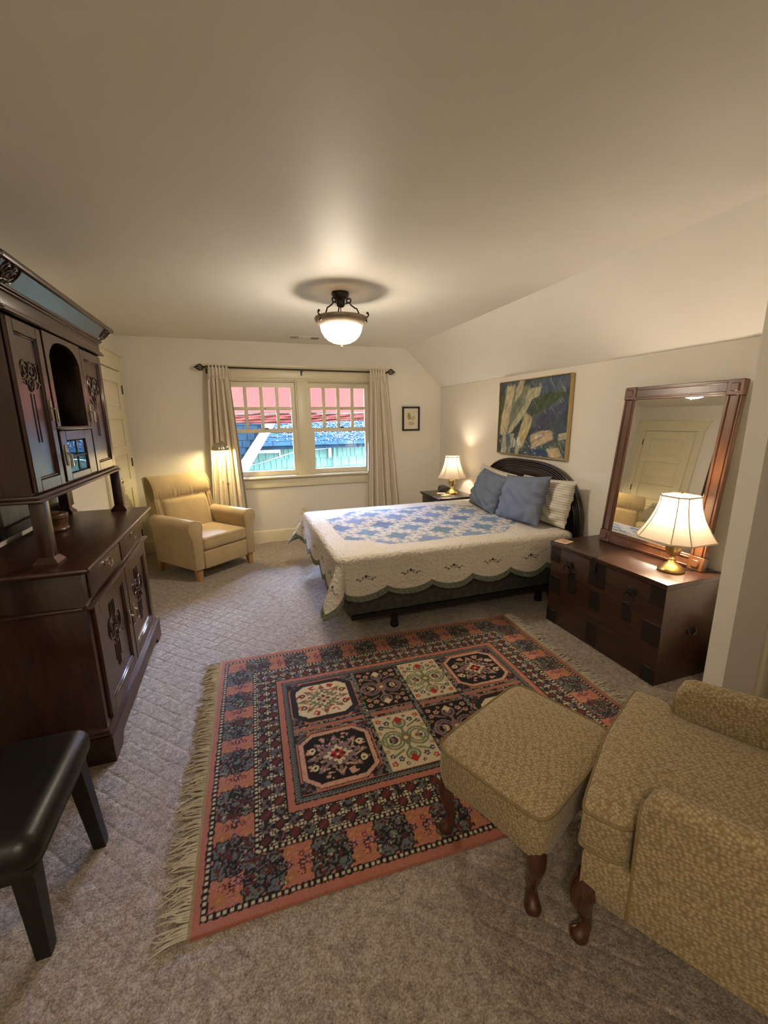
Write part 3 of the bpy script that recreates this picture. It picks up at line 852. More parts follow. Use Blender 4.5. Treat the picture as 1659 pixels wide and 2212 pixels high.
# head roll with gathers along its seam
P = []
for i in range(65):
    x = -0.322 + 0.644 * i / 64
    e = max(0.0, 1 - (abs(x) / 0.322) ** 14) ** 0.4
    row = []
    for j in range(25):
        a = 2 * PI * j / 24
        cy_, cz_ = 0.235 + 0.09 * math.cos(a) * (0.82 + 0.18 * e), 0.845 + 0.13 * math.sin(a) * (0.9 + 0.1 * e)
        if math.sin(a) < 0.1 and math.cos(a) < 0.2:
            g = max(0, -math.sin(a)) ** 1.5
            cy_ += 0.007 * g * math.sin(x * 190 + 3 * math.sin(x * 31)) - 0.004 * g
        row.append((x, cy_ + 0.25 * (cz_ - 0.40), cz_))
    P.append(row[:-1])
q = M().grid(P, closev=True); q.f.append(tuple(range(23, -1, -1))); q.f.append(tuple(64 * 24 + i for i in range(24)))
hr = q.obj('head_roll', TAN, rc, local=True, smooth=60)
shear(M().rb(-0.255, 0.255, 0.135, 0.26, 0.36, 0.735, 0.045, 4), 0.25, 0.40).obj('back_cushion', TAN, rc, local=True, smooth=60)
for s in (-1, 1):
    pts = [(s * 0.305, 0.165 + 0.25 * (z - 0.40), z) for z in (0.45, 0.6, 0.72)]
    pts += [(s * 0.322, 0.235 - 0.088 * math.cos(a) + 0.25 * (0.445 + 0.128 * math.sin(a)), 0.845 + 0.128 * math.sin(a)) for a in (-1.2, -.7, -.2, .3, .8, 1.2, 1.57)]
    M().tube(pts, 0.0045, 6).obj('back_piping', TAN, rc, local=True, smooth=60)
    # wing panel beside the back
    q = M(); pl_ = [(0.14, 0.25), (0.36, 0.25), (0.45, 0.955), (0.40, 0.975), (0.33, 0.96), (0.275, 0.86), (0.255, 0.72)]
    q.prism_x([(y, z) for y, z in pl_], 0.270 if s > 0 else -0.322, 0.322 if s > 0 else -0.270)
    q.obj('back_side', TAN, rc, local=True, smooth=30)
for x in (-0.305, 0.305):
    for y in (-0.315, 0.30):
        q = M(); a, b = 0.03, 0.021; sx_ = 0.006 * (1 if x > 0 else -1); sy = 0.012 * (1 if y > 0 else -1)
        q.add([(x - b + sx_, y - b + sy, 0), (x + b + sx_, y - b + sy, 0), (x + b + sx_, y + b + sy, 0), (x - b + sx_, y + b + sy, 0), (x - a, y - a, 0.125), (x + a, y - a, 0.125), (x + a, y + a, 0.125), (x - a, y + a, 0.125)],
              [(3, 2, 1, 0), (4, 5, 6, 7)] + [(i, (i + 1) % 4, 4 + (i + 1) % 4, 4 + i) for i in range(4)])
        q.obj('leg', MAT['oak'], rc, local=True, smooth=0)

# ------------------------------------------------------------------ upholstered chair and footstool in the foreground
def shell_fabric():
    m, t, b, o = nt('shell_pattern_upholstery')
    v = coords(t)
    w = t.nodes.new('ShaderNodeTexVoronoi'); w.feature = 'F1'; w.inputs['Scale'].default_value = 105; w.inputs['Randomness'].default_value = 0.55
    mp = t.nodes.new('ShaderNodeMapping'); mp.inputs['Scale'].default_value = (1, 1.0, 1.0); mp.inputs['Rotation'].default_value = (0.3, 0.2, 0.6)
    t.links.new(v, mp.inputs['Vector']); t.links.new(mp.outputs[0], w.inputs['Vector'])
    ws = t.nodes.new('ShaderNodeTexNoise'); ws.inputs['Scale'].default_value = 240; t.links.new(v, ws.inputs['Vector'])
    h = mathn(t, 'ADD', mathn(t, 'MULTIPLY', w.outputs['Distance'], 1.0), mathn(t, 'MULTIPLY', ws.outputs['Fac'], 0.5))
    t.links.new(ramp(t, h, [(0.30, (0.47, 0.375, 0.215)), (0.60, (0.36, 0.275, 0.15)), (0.95, (0.22, 0.16, 0.08))]), b.inputs['Base Color'])
    b.inputs['Roughness'].default_value = 0.85; b.inputs['Specular IOR Level'].default_value = 0.2
    b.inputs['Sheen Weight'].default_value = 0.2
    bump(t, b, h, 0.25, 0.003)
    return m
MAT['shell'] = shell_fabric()

_kt = [0, 0.1, 0.22, 0.35, 0.5, 0.65, 0.76, 0.86, 0.93, 0.975, 1.0]
KT = np.linspace(0, 1, 60)
def _smooth(v):
    a = np.interp(KT, _kt, v); k = np.array([1, 2, 3, 2, 1]) / 9.0
    return np.convolve(np.pad(a, 2, mode='edge'), k, mode='valid')
KS = _smooth([0, 0.008, 0.016, 0.015, 0.008, 0.001, -0.001, 0.004, 0.011, 0.016, 0.018])
KR = _smooth([0.034, 0.035, 0.033, 0.028, 0.022, 0.017, 0.0165, 0.020, 0.028, 0.030, 0.020])
def cabriole(dx, dy, top, h):
    """curved leg from (0,0,h) bending outwards to (dx,dy), pad foot on the floor"""
    n = 26; pts, rr = [], []
    for i in range(n):
        t = i / (n - 1); z = h * (1 - t)
        s = float(np.interp(t, KT, KS))
        pts.append((dx * s, dy * s, z))
        rr.append(float(np.interp(t, KT, KR)) * (top / 0.034 if t < 0.5 else 1.0))
    m_ = M().tube(pts, rr, 14)
    m_.v = [(x, y, max(0.0, z)) for x, y, z in m_.v]
    return m_

def soft_top(x0, x1, y0, y1, z, dome, r, n=24, skirt=0.05):
    """padded top: rounded-rectangle dome with a skirt"""
    P = []
    for i in range(n + 1):
        row = []
        for j in range(n + 1):
            u_, v_ = 2 * i / n - 1, 2 * j / n - 1
            m_ = max(abs(u_), abs(v_))
            f = (1 - abs(u_) ** 4) * (1 - abs(v_) ** 4)
            squ = math.sqrt(1 - 0.13 * abs(v_) ** 12); sqv = math.sqrt(1 - 0.13 * abs(u_) ** 12)
            row.append(((x0 + x1) / 2 + u_ * squ * (x1 - x0) / 2, (y0 + y1) / 2 + v_ * sqv * (y1 - y0) / 2, z - r * (1 - f ** 0.5) + dome * (1 - u_ * u_) * (1 - v_ * v_)))
        P.append(row)
    q = M().grid(P)
    ring = [(i, 0) for i in range(n)] + [(n, j) for j in range(n)] + [(i, n) for i in range(n, 0, -1)] + [(0, j) for j in range(n, 0, -1)]
    base = len(q.v)
    for i, j in ring:
        p = P[i][j]; q.v.append((p[0], p[1], p[2] - skirt))
    k = len(ring)
    for a in range(k):
        i, j = ring[a]; i2, j2 = ring[(a + 1) % k]
        q.f.append((i2 * (n + 1) + j2, i * (n + 1) + j, base + a, base + (a + 1) % k))
    q.f.append(tuple(base + a for a in range(k)))
    return q, [q.v[i * (n + 1) + j] for i, j in ring]

ot = thing('footstool', (0.908, 1.076, 0), 'square beige upholstered footstool on cabriole legs standing over the rug edge', 'footstool', rz=math.radians(22.7))
SH = MAT['shell']
q, ring = soft_top(-0.270, 0.270, -0.210, 0.210, 0.388, 0.012, 0.014)
q.obj('seat_pad', SH, ot, local=True, smooth=60)
M().tube([(x, y, z + 0.001) for x, y, z in ring], 0.005, 6, closed=True).obj('piping', MAT['shell_piping'], ot, local=True, smooth=60)
q = M(); P = []
nr = len(ring)
for k in range(9):   # softly bulging side band, lower edge arched
    t = k / 8; z = 0.352 - 0.135 * t; row = []
    s = 0.992 + 0.012 * math.sin(PI * t) - 0.02 * t * t
    for i, (x, y, _z) in enumerate(ring):
        f = (i % (nr // 4)) / (nr // 4)
        row.append((x * s, y * s, z + 0.020 * t * t * math.sin(PI * f)))
    P.append(row)
q.grid(P, closev=True, flip=True)
q.f.append(tuple(8 * nr + i for i in range(nr)))
q.obj('seat_band', SH, ot, local=True, smooth=50)
for x in (-0.222, 0.222):
    for y in (-0.165, 0.165):
        l = cabriole(math.copysign(1, x), math.copysign(1, y), 0.03, 0.25)
        l.v = [(a + x, b + y, c_) for a, b, c_ in l.v]
        l.obj('leg', MAT['legwood'], ot, local=True, smooth=60)

ac = thing('upholstered_armchair', (1.287, 0.598, 0), 'beige patterned armchair with cabriole legs behind the footstool at lower right', 'armchair', rz=math.radians(30))
q = M(); P = []
for z, s in ((0.185, 0.985), (0.20, 1.0), (0.33, 1.0), (0.345, 0.985)):
    row = []
    for i in range(60):
        a = i / 60 * 4; sd = int(a); f = a - sd
        c_ = [(-0.335, -0.36), (0.335, -0.36), (0.345, 0.335), (-0.345, 0.335)]
        p, n_ = c_[sd], c_[(sd + 1) % 4]
        x, y = p[0] + (n_[0] - p[0]) * f, p[1] + (n_[1] - p[1]) * f
        if sd == 2: y += 0.022 * math.sin(PI * f)
        row.append((x * s, y * s, z))
    P.append(row)
q.grid(P, closev=True); q.f += [tuple(range(59, -1, -1)), tuple(3 * 60 + i for i in range(60))]
q.obj('seat_rail', SH, ac, local=True, smooth=50)
tc = [(-0.262, -0.26), (0.262, -0.26), (0.262, 0.215), (0.338, 0.235), (0.345, 0.335), (0.335, 0.352), (0.0, 0.375), (-0.335, 0.352), (-0.345, 0.335), (-0.338, 0.235), (-0.262, 0.215)]
def chaikin(p):
    o = []
    for i in range(len(p)):
        a, b = p[i], p[(i + 1) % len(p)]
        d = math.hypot(b[0] - a[0], b[1] - a[1]); k = min(0.25, 0.03 / d)
        o += [(a[0] + (b[0] - a[0]) * k, a[1] + (b[1] - a[1]) * k), (b[0] + (a[0] - b[0]) * k, b[1] + (a[1] - b[1]) * k)]
    return o
def cushion_poly(poly, z0_, z1_, r):
    import itertools
    bm = bmesh.new()
    vs_ = [bm.verts.new((x, y, z0_)) for x, y in poly]
    f = bm.faces.new(vs_)
    ex = bmesh.ops.extrude_face_region(bm, geom=[f])
    for v in [g for g in ex['geom'] if isinstance(g, bmesh.types.BMVert)]: v.co.z = z1_
    bm.normal_update()
    hor = [e for e in bm.edges if abs(e.verts[0].co.z - e.verts[1].co.z) < 1e-6]
    bmesh.ops.bevel(bm, geom=hor, offset=r, segments=4, profile=0.6, affect='EDGES')
    bmesh.ops.recalc_face_normals(bm, faces=bm.faces[:])
    bm.verts.index_update()
    q_ = M(); q_.v = [tuple(v.co) for v in bm.verts]; q_.f = [tuple(v.index for v in f_.verts) for f_ in bm.faces]
    bm.free(); return q_
tc = chaikin(chaikin(tc))
P = [[((x) * s, 0.2 + (y - 0.2) * s, z) for x, y in tc] for s, z in ((0.97, 0.337), (0.995, 0.345), (1.0, 0.36), (1.003, 0.40), (1.0, 0.445), (0.992, 0.458), (0.975, 0.466), (0.9, 0.474), (0.7, 0.482), (0.4, 0.486), (0.02, 0.487))]
q = M().grid(P, closev=True, flip=True); n_ = len(tc)
q.f += [tuple(range(n_)), tuple(10 * n_ + i for i in range(n_ - 1, -1, -1))]
q.obj('seat_cushion', SH, ac, local=True, smooth=60)
M().tube([(x * 0.992, 0.2 + (y - 0.2) * 0.992, 0.4585) for x, y in tc], 0.0055, 6, closed=True).obj('cushion_piping', MAT['shell_piping'], ac, local=True, smooth=60)
M().tube([(x, y, 0.346) for x, y in tc if y > 0.235], 0.005, 6).obj('cushion_piping', MAT['shell_piping'], ac, local=True, smooth=60)
for s in (-1, 1):
    P = []
    for y, top in ((0.205, 0.50), (0.218, 0.535), (0.20, 0.585), (0.17, 0.60), (0.05, 0.605), (-0.15, 0.625), (-0.34, 0.65)):
        yb = 0.225 if y > 0.16 else y
        w_ = 0.036
        row = []
        for k in range(17):
            a = PI * k / 16
            row.append((s * (0.302 - w_ * math.cos(a)), y, top - 0.03 + 0.03 * math.sin(a)))
        row = [(s * (0.302 - w_), yb - (0.012 if y > 0.16 else 0), 0.19)] + row + [(s * (0.302 + w_ + 0.004), yb - (0.012 if y > 0.16 else 0), 0.19)]
        P.append(row)
    P = P[1:]
    q = M().grid(P, flip=(s < 0)); n_ = len(P[0])
    q.f.append(tuple(range(n_)) if s < 0 else tuple(range(n_ - 1, -1, -1)))
    a_ = q.obj('arm', SH, ac, local=True, smooth=50)
    M().tube([P[0][0]] + P[0][1:18] + [P[0][-1]], 0.005, 6).obj('piping', MAT['shell_piping'], a_, local=True, smooth=60)
# back with wings (behind and right of the view)
shear(M().rb(-0.27, 0.27, -0.40, -0.25, 0.30, 1.05, 0.06, 4), -0.16, 0.40).obj('backrest', SH, ac, local=True, smooth=50)
for s in (-1, 1):
    q = M(); q.prism_x([(-0.36, 0.60), (-0.20, 0.60), (-0.14, 0.72), (-0.20, 0.95), (-0.32, 1.05), (-0.46, 1.05)], s * 0.34 if s < 0 else 0.27, -0.27 if s < 0 else 0.34)
    q.obj('wing', SH, ac, local=True, smooth=30)
for x in (-0.312, 0.312):
    l = cabriole(math.copysign(1, x), 1, 0.038, 0.22); l.v = [(a + x, b + 0.312, c_) for a, b, c_ in l.v]
    l.obj('leg', MAT['legwood'], ac, local=True, smooth=60)
    M().tube([(x, -0.30, 0.22), (x, -0.33, 0.1), (x, -0.38, 0.0)], [0.026, 0.02, 0.016], 8).obj('leg', MAT['legwood'], ac, local=True)

# ------------------------------------------------------------------ black leather side chair at lower left
dc = thing('leather_side_chair', (-0.84, 1.365, 0), 'black leather dining chair with dark square legs at lower left', 'chair')
q = M().rb(-1.075, -0.588, 1.125, 1.605, 0.352, 0.458, 0.048, 6)
q.v = [(x, y, z + (0.014 * max(0, 1 - ((x + 0.83) / 0.25) ** 2) * max(0, 1 - ((y - 1.365) / 0.25) ** 2) if z > 0.42 else 0)) for x, y, z in q.v]
q.obj('seat', MAT['leather'], dc, smooth=80)
wrb('seat_frame', MAT['blackwood'], dc, -1.06, -0.612, 1.145, 1.58, 0.325, 0.36, 0.006)
def taper_leg(cx0, cy0, cx1, cy1, zt, a, b, zb=0.0):
    q_ = M()
    q_.add([(cx0 - b, cy0 - b, zb), (cx0 + b, cy0 - b, zb), (cx0 + b, cy0 + b, zb), (cx0 - b, cy0 + b, zb), (cx1 - a, cy1 - a, zt), (cx1 + a, cy1 - a, zt), (cx1 + a, cy1 + a, zt), (cx1 - a, cy1 + a, zt)],
           [(3, 2, 1, 0), (4, 5, 6, 7)] + [(i, (i + 1) % 4, 4 + (i + 1) % 4, 4 + i) for i in range(4)])
    return q_
for (x0_, y0_, x1_, y1_) in ((-0.655, 1.205, -0.640, 1.178), (-0.598, 1.525, -0.640, 1.548)):
    taper_leg(x0_, y0_, x1_, y1_, 0.33, 0.026, 0.019).obj('leg', MAT['blackwood'], dc, smooth=0)
for y in (1.18, 1.545):
    taper_leg(-1.06, y, -1.02, y, 0.33, 0.024, 0.018).obj('leg', MAT['blackwood'], dc, smooth=0)
q = M().rb(-1.075, -1.025, 1.14, 1.585, 0.40, 0.98, 0.02, 3); q.v = [(x - 0.06 * (z - 0.4), y, z) for x, y, z in q.v]
q.obj('backrest', MAT['leather'], dc, smooth=60)
# ------------------------------------------------------------------ bed
BX0, BX1, BY0, BY1, BZ = 0.60, 2.58, 2.655, 4.165, 0.600
bf = thing('bed_frame', (1.6, 3.41, 0), 'dark bed frame with arched wooden headboard against the right wall', 'bed')
rl = M()
MAT['steel'] = pm('black_steel', (0.012, 0.012, 0.013), 0.5, 0.3, var=0.2)
for y in (BY0 + 0.045, BY1 - 0.045):
    M().box(BX0 + 0.06, BX1, y - 0.02, y + 0.02, 0.118, 0.150).obj('side_rail', MAT['steel'], bf, smooth=0)
for x in (BX0 + 0.40, 1.6, 2.3):
    M().box(x - 0.018, x + 0.018, BY0 + 0.066, BY1 - 0.066, 0.12, 0.145).obj('cross_rail', MAT['steel'], bf, smooth=0)
for x in (1.0, 2.3):
    for y in (BY0 + 0.07, BY1 - 0.07):
        q = M(); q.box(x - 0.02, x + 0.02, y - 0.02, y + 0.02, 0.035, 0.118)
        l = q.obj('leg', MAT['steel'], bf, smooth=0)
        M().lathe([(0.0, 0), (0.03, 0.001), (0.034, 0.012), (0.03, 0.034), (0.015, 0.040)], 14, (x, y, 0)).obj('caster', MAT['steel'], l)
# headboard: board, arched mouldings
def arch(half, top, base, n=40):
    pts = []
    for i in range(n + 1):
        a = -PI / 2 + PI * i / n
        d = half * math.sin(a); e = max(0.0, 1 - abs(d / half) ** 3.2)
        pts.append((3.405 + d, base + (top - base) * e ** 0.5))
    return pts
MAT['headwood'] = wood('dark_cherry_headboard', (0.012, 0.007, 0.006), (0.035, 0.018, 0.013), 0.25, (6, 1.2, 6), coat=0.35, bmp=0.015)
o_ = arch(0.762, 1.122, 0.62)
q = M(); q.prism_x([(o_[0][0], 0.10)] + o_ + [(o_[-1][0], 0.10)], 2.612, 2.642)
hb = q.obj('headboard', MAT['headwood'], bf, smooth=30)
for off, r, x in ((0.008, 0.013, 2.607), (0.030, 0.008, 2.608), (0.048, 0.008, 2.608), (0.068, 0.010, 2.608)):
    a_ = arch(0.762 - off, 1.122 - off * 1.0, 0.62 - off * 0.4)
    M().tube([(x, a_[0][0], 0.2)] + [(x, y, z) for y, z in a_] + [(x, a_[-1][0], 0.2)], r, 8).obj('moulding', MAT['headwood'], hb, smooth=60)

MAT['ticking'] = pm('dark_green_grey_brocade', (0.042, 0.048, 0.040), 0.7, var=0.6, scale=30, bmp=0.1)
tag(M().rb(BX0 + 0.03, BX1, BY0 + 0.025, BY1 - 0.025, 0.151, 0.352, 0.02, 3).obj('box_spring', MAT['ticking'], smooth=60), 'dark brocade box spring on the bed frame under the mattress', 'box spring')
tag(M().rb(BX0 + 0.015, BX1 + 0.005, BY0 + 0.015, BY1 - 0.015, 0.353, BZ - 0.007, 0.05, 4).obj('mattress', MAT['bluesheet'], smooth=60), 'mattress in a pale blue-grey sheet beneath the quilt', 'mattress')

# quilt: one draped sheet, coloured by its own pattern
def make_quilt():
    HEAD = BX1 - 0.10            # the quilt ends just short of the headboard
    dn, df, dfoot = 0.315, 0.30, 0.30
    R = 0.045
    NU, NV = 440, 420
    fl = np.zeros((NU, NV, 2))
    def scal(a, per, amp):       # lobes hanging down with cusps pointing up
        return amp * (np.abs(np.sin(PI * a / per)) ** 0.8 - 0.5)
    us = np.linspace(0, 1, NU); vs_ = np.linspace(0, 1, NV)
    U, V = np.meshgrid(us, vs_, indexing='ij')
    s_lin = -dfoot + U * (HEAD - BX0 + dfoot); t_lin = -dn + V * (BY1 - BY0 + dn + df)
    nearhem = -(dn + scal(s_lin + 0.02, 0.335, 0.055)); farhem = (BY1 - BY0) + df + scal(s_lin, 0.335, 0.055)
    foothem = -(dfoot + scal(t_lin + 0.05, 0.335, 0.055))
    S = foothem + U * (HEAD - BX0 - foothem)
    T_ = nearhem + V * (farhem - nearhem)
    # round the free corners a little
    L, W = HEAD - BX0, BY1 - BY0
    def prof(d, fl_=0.10):
        d = np.maximum(d, 0); arc = R * PI / 2
        out = np.where(d < arc, R * np.sin(np.minimum(d, arc) / R), R + (d - arc) * fl_)
        dwn = np.where(d < arc, R * (1 - np.cos(np.minimum(d, arc) / R)), R + (d - arc) * math.sqrt(1 - fl_ ** 2))
        return out, dwn
    ds = np.maximum(-S, 0); dn_ = np.maximum(-T_, 0); df_ = np.maximum(T_ - W, 0)
    dt = dn_ + df_
    sgn = np.where(df_ > 0, 1.0, -1.0)
    X = np.clip(S, 0, None) + BX0; Y = np.clip(T_, 0, W) + BY0; Z = np.full_like(X, BZ + 0.012)
    o1, d1 = prof(ds); o2, d2 = prof(dt)
    corner = (ds > 0) & (dt > 0)
    # plain hanging sides, gentle waves
    wave = 0.010 * np.sin(S * 9.0 + 0.7) + 0.007 * np.sin(S * 21 + 1.3)
    wavef = 0.010 * np.sin(T_ * 8.0)
    k2 = np.clip(dt / 0.25, 0, 1); k1 = np.clip(ds / 0.25, 0, 1)
    Xa = X - np.where(corner, 0, o1 + wavef * k1); Ya = Y + sgn * np.where(corner, 0, o2 + wave * k2)
    Za = Z - np.where(corner, 0, d1 + d2)
    # corners: a cone fold standing off the mattress corner
    r = np.hypot(ds, dt); th = np.arctan2(dt, np.maximum(ds, 1e-6))      # 0 at the foot side, pi/2 at the long side
    rc_ = np.minimum(r, 0.46 + 0.25 * (r - 0.46).clip(0))
    fold = np.sin(2 * th)
    flare = 0.10 + 0.46 * fold ** 1.4
    oc, dc_ = prof(rc_)
    arc = R * PI / 2
    oc = np.where(rc_ < arc, oc, R + (rc_ - arc) * flare); dc_ = np.where(rc_ < arc, dc_, R + (rc_ - arc) * np.sqrt(1 - flare ** 2))
    thp = th - 0.06 * np.sin(4 * th)
    Xa = np.where(corner, BX0 - oc * np.cos(thp) , Xa); Ya = np.where(corner, np.where(df_ > 0, BY1, BY0) + sgn * oc * np.sin(thp), Ya)
    Za = np.where(corner, BZ + 0.012 - dc_, Za)
    # soft billows on top
    top = (ds == 0) & (dt == 0)
    e = np.clip(np.minimum(np.minimum(S, T_), W - T_) / 0.2, 0, 1)
    Za = np.where(top, Za + 0.006 * e * (np.sin(S * 7 + T_ * 3) + np.sin(T_ * 9 - S * 2)), Za)
    # stippled quilting relief
    Za = np.where(top, Za + 0.0016 * np.sin(S * 150 + 3 * np.sin(T_ * 60)) * np.sin(T_ * 150 + 3 * np.sin(S * 55)), Za)
    Za = np.maximum(Za, 0.03)
    # ---- colours
    col = np.empty((NU, NV, 3)); col[:] = (0.60, 0.555, 0.475)
    BLUE = [(0.14, 0.19, 0.31), (0.16, 0.235, 0.34), (0.15, 0.22, 0.29), (0.19, 0.25, 0.40)]
    a = 0.272; Rr = a * 0.735
    p = (S - 0.93) * math.cos(PI / 4) + (T_ - 0.755) * math.sin(PI / 4); q_ = -(S - 0.93) * math.sin(PI / 4) + (T_ - 0.755) * math.cos(PI / 4)
    field = (np.abs(S - 0.89) < 0.78) & (np.abs(T_ - 0.755) < 0.60) & (np.abs(S - 0.89) / 1.25 + np.abs(T_ - 0.755) / 0.98 < 1.0)
    ci, cj = np.round(p / a), np.round(q_ / a)
    cover = np.zeros(S.shape, int); ringm = np.zeros(S.shape, bool); edge = np.zeros(S.shape, bool)
    ang0 = np.zeros(S.shape); deep = np.full(S.shape, 9.0)
    for di in (-1, 0, 1):
        for dj in (-1, 0, 1):
            dx, dy = p - (ci + di) * a, q_ - (cj + dj) * a
            d = np.hypot(dx, dy)
            cover += (d < Rr)
            rm = (np.abs(d - (Rr - 0.024)) < 0.024)
            ringm |= rm
            ang0 = np.where(rm, np.arctan2(dy, dx), ang0)
            edge |= (np.abs(d - (Rr - 0.049)) < 0.0045)
            deep = np.minimum(deep, np.where(d < Rr, Rr - d, 9.0))
    par = ((ci * 7 + cj * 3) % 4).astype(int)
    blu = np.array(BLUE)[par]
    cen = (cover <= 1) & ~ringm & field
    col = np.where(cen[..., None], blu, col)
    melon = (cover >= 2) & ~ringm & field
    col = np.where(melon[..., None], (0.60, 0.575, 0.52), col)
    wedge = ringm & field & (np.sin(ang0 * 14) > 0.35)
    col = np.where(wedge[..., None], (0.30, 0.36, 0.46), col)
    col = np.where((melon & (deep > 0.066))[..., None], (0.22, 0.29, 0.42), col)
    col = np.where((edge & field & (cover < 2))[..., None], (0.62, 0.60, 0.55), col)
    # little calico print and sprigs in the arcs
    spk = (np.sin(S * 330 + 2 * np.sin(T_ * 190)) * np.sin(T_ * 330 + 2 * np.sin(S * 170)))
    col = np.where((cen & (spk > 0.45))[..., None], col * 1.5, col)
    col = np.where((ringm & field & (spk > 0.72))[..., None], (0.16, 0.20, 0.24), col)
    col = np.where((melon & (spk > 0.80))[..., None], (0.28, 0.30, 0.33), col)
    # embroidered sprigs on the drops
    def sprig(s0, t0, along_s, up_):
        x_ = (S - s0) if along_s else (T_ - t0)
        y_ = ((T_ - t0) if along_s else (S - s0)) * up_
        m1 = (x_ ** 2 + (y_ - 0.018) ** 2) < 0.011 ** 2
        vine = (np.abs(y_ - (0.10 * np.abs(x_) - 0.004 + 0.004 * np.sin(np.abs(x_) * 130))) < 0.0024) & (np.abs(x_) < 0.070) & (np.abs(x_) > 0.006)
        lf = np.zeros_like(m1)
        for k in range(1, 4):
            for sg in (-1, 1):
                lf |= (((x_ - sg * 0.022 * k) / 0.009) ** 2 + ((y_ - 0.016 * (k % 2) + 0.004 * k) / 0.005) ** 2) < 1
        return m1, vine | lf
    D = np.array((0.035, 0.03, 0.03)); G = np.array((0.12, 0.12, 0.08))
    for k in range(7):
        a1, b1 = sprig(0.02 + 0.335 * k - 0.02 + 0.15, -0.185, True, 1); col = np.where(b1[..., None], G, col); col = np.where(a1[..., None], D, col)
    for k in range(5):
        a1, b1 = sprig(-0.185, 0.12 + 0.335 * k, False, 1); col = np.where(b1[..., None], G, col); col = np.where(a1[..., None], D, col)
    for (s0, t0) in ((-0.17, -0.17), ):
        x_ = ((S - s0) - (T_ - t0)) / 1.414; y_ = ((S - s0) + (T_ - t0)) / 1.414
        col = np.where((((x_) ** 2 + (y_ - .018) ** 2) < 0.011 ** 2)[..., None], D, col)
        col = np.where(((np.abs(y_ - (0.012 * np.cos(np.abs(x_) * 70) - 0.012)) < 0.004) & (np.abs(x_) < 0.07))[..., None], G, col)
    # sage binding along the scalloped hem
    hem = np.minimum(np.minimum(T_ - nearhem, farhem - T_), S - foothem)
    bind = hem < 0.042
    col = np.where(bind[..., None], np.array((0.150, 0.165, 0.125)) * (0.8 + 0.5 * (spk > 0.3))[..., None], col)
    v = np.stack([Xa, Ya, Za], -1).reshape(-1, 3)
    idx = np.arange(NU * NV).reshape(NU, NV)
    f = np.stack([idx[:-1, :-1], idx[1:, :-1], idx[1:, 1:], idx[:-1, 1:]], -1).reshape(-1, 4)
    m_ = M(); m_.v = [tuple(x) for x in v.tolist()]; m_.f = [tuple(x) for x in f.tolist()]
    o = m_.obj('quilt', attrmat('quilted_cotton', 0.92, 0.9, 420, 0.10, vor=58, dist=0.010), smooth=180)
    setcol(o, col.reshape(-1, 3))
    so = o.modifiers.new('thickness', 'SOLIDIFY'); so.thickness = 0.007; so.offset = -1
    return tag(o, 'cream quilt with blue ring patchwork and scalloped sage binding over the bed', 'quilt')
make_quilt()

# ------------------------------------------------------------------ pillows
def pillow(name, w, h, t, mat, label, loc, lean, yaw, seed, roll=0.0, flange=0.0, group=None):
    r = random.Random(seed); n = 40
    ph = [r.random() * 6 for _ in range(6)]
    P2 = []
    for sd in (1, -1):
        P = []
        for i in range(n + 1):
            row = []
            for j in range(n + 1):
                u_, v_ = 2 * i / n - 1, 2 * j / n - 1
                f = max(0.0, (1 - abs(u_) ** 2.6) * (1 - abs(v_) ** 2.6)) ** 0.55
                pin = 1 - 0.06 * (1 - u_ * u_) * abs(v_) ** 3; pin2 = 1 - 0.06 * (1 - v_ * v_) * abs(u_) ** 3
                ed = abs(u_ * v_)
                wr = 0.013 * math.sin(7 * u_ * v_ * 2 + ph[0]) * math.sin(5 * (u_ + v_) + ph[1]) + 0.012 * math.sin(14 * (u_ - v_) + ph[2]) * ed + 0.009 * math.sin(11 * (u_ + 0.6 * v_) + ph[4] + 2 * math.sin(4 * v_ + ph[5])) + 0.007 * math.sin(19 * v_ + ph[3] + 3 * u_) * abs(u_) ** 2
                row.append((u_ * w / 2 * pin2, sd * (t / 2 * f + 0.002) + wr * f ** 0.5, h / 2 + v_ * h / 2 * pin))
            P.append(row)
        P2.append(P)
    q = M(); q.grid(P2[0], flip=True); q.grid(P2[1])
    bm = bmesh.new(); me = bpy.data.meshes.new('tmp'); me.from_pydata(q.v, [], q.f); bm.from_mesh(me)
    bmesh.ops.remove_doubles(bm, verts=bm.verts[:], dist=0.0045); bm.verts.index_update()
    q = M(); q.v = [tuple(v.co) for v in bm.verts]; q.f = [tuple(v.index for v in f.verts) for f in bm.faces]; bm.free(); bpy.data.meshes.remove(me)
    o = q.obj(name, mat, None, local=True, smooth=80)
    o.matrix_world = Matrix.Translation(loc) @ Matrix.Rotation(yaw, 4, 'Z') @ Matrix.Rotation(lean, 4, 'X') @ Matrix.Rotation(roll, 4, 'Y')
    return tag(o, label, 'pillow', group)

def stripe_mat():
    m, t, b, o = nt('striped_pillowcase')
    v = coords(t)
    sx = t.nodes.new('ShaderNodeSeparateXYZ'); t.links.new(v, sx.inputs[0])
    s = mathn(t, 'SINE', mathn(t, 'MULTIPLY', mathn(t, 'ADD', sx.outputs[2], mathn(t, 'MULTIPLY', noise(t, v, 8, 2), 0.004)), 2 * PI / 0.021))
    t.links.new(ramp(t, s, [(0.62, (0.66, 0.62, 0.54)), (0.80, (0.40, 0.38, 0.34))]), b.inputs['Base Color'])
    b.inputs['Roughness'].default_value = 0.9; b.inputs['Specular IOR Level'].default_value = 0.1
    bump(t, b, noise(t, v, 350, 2), 0.12, 0.003)
    return m
MAT['stripe'] = stripe_mat()
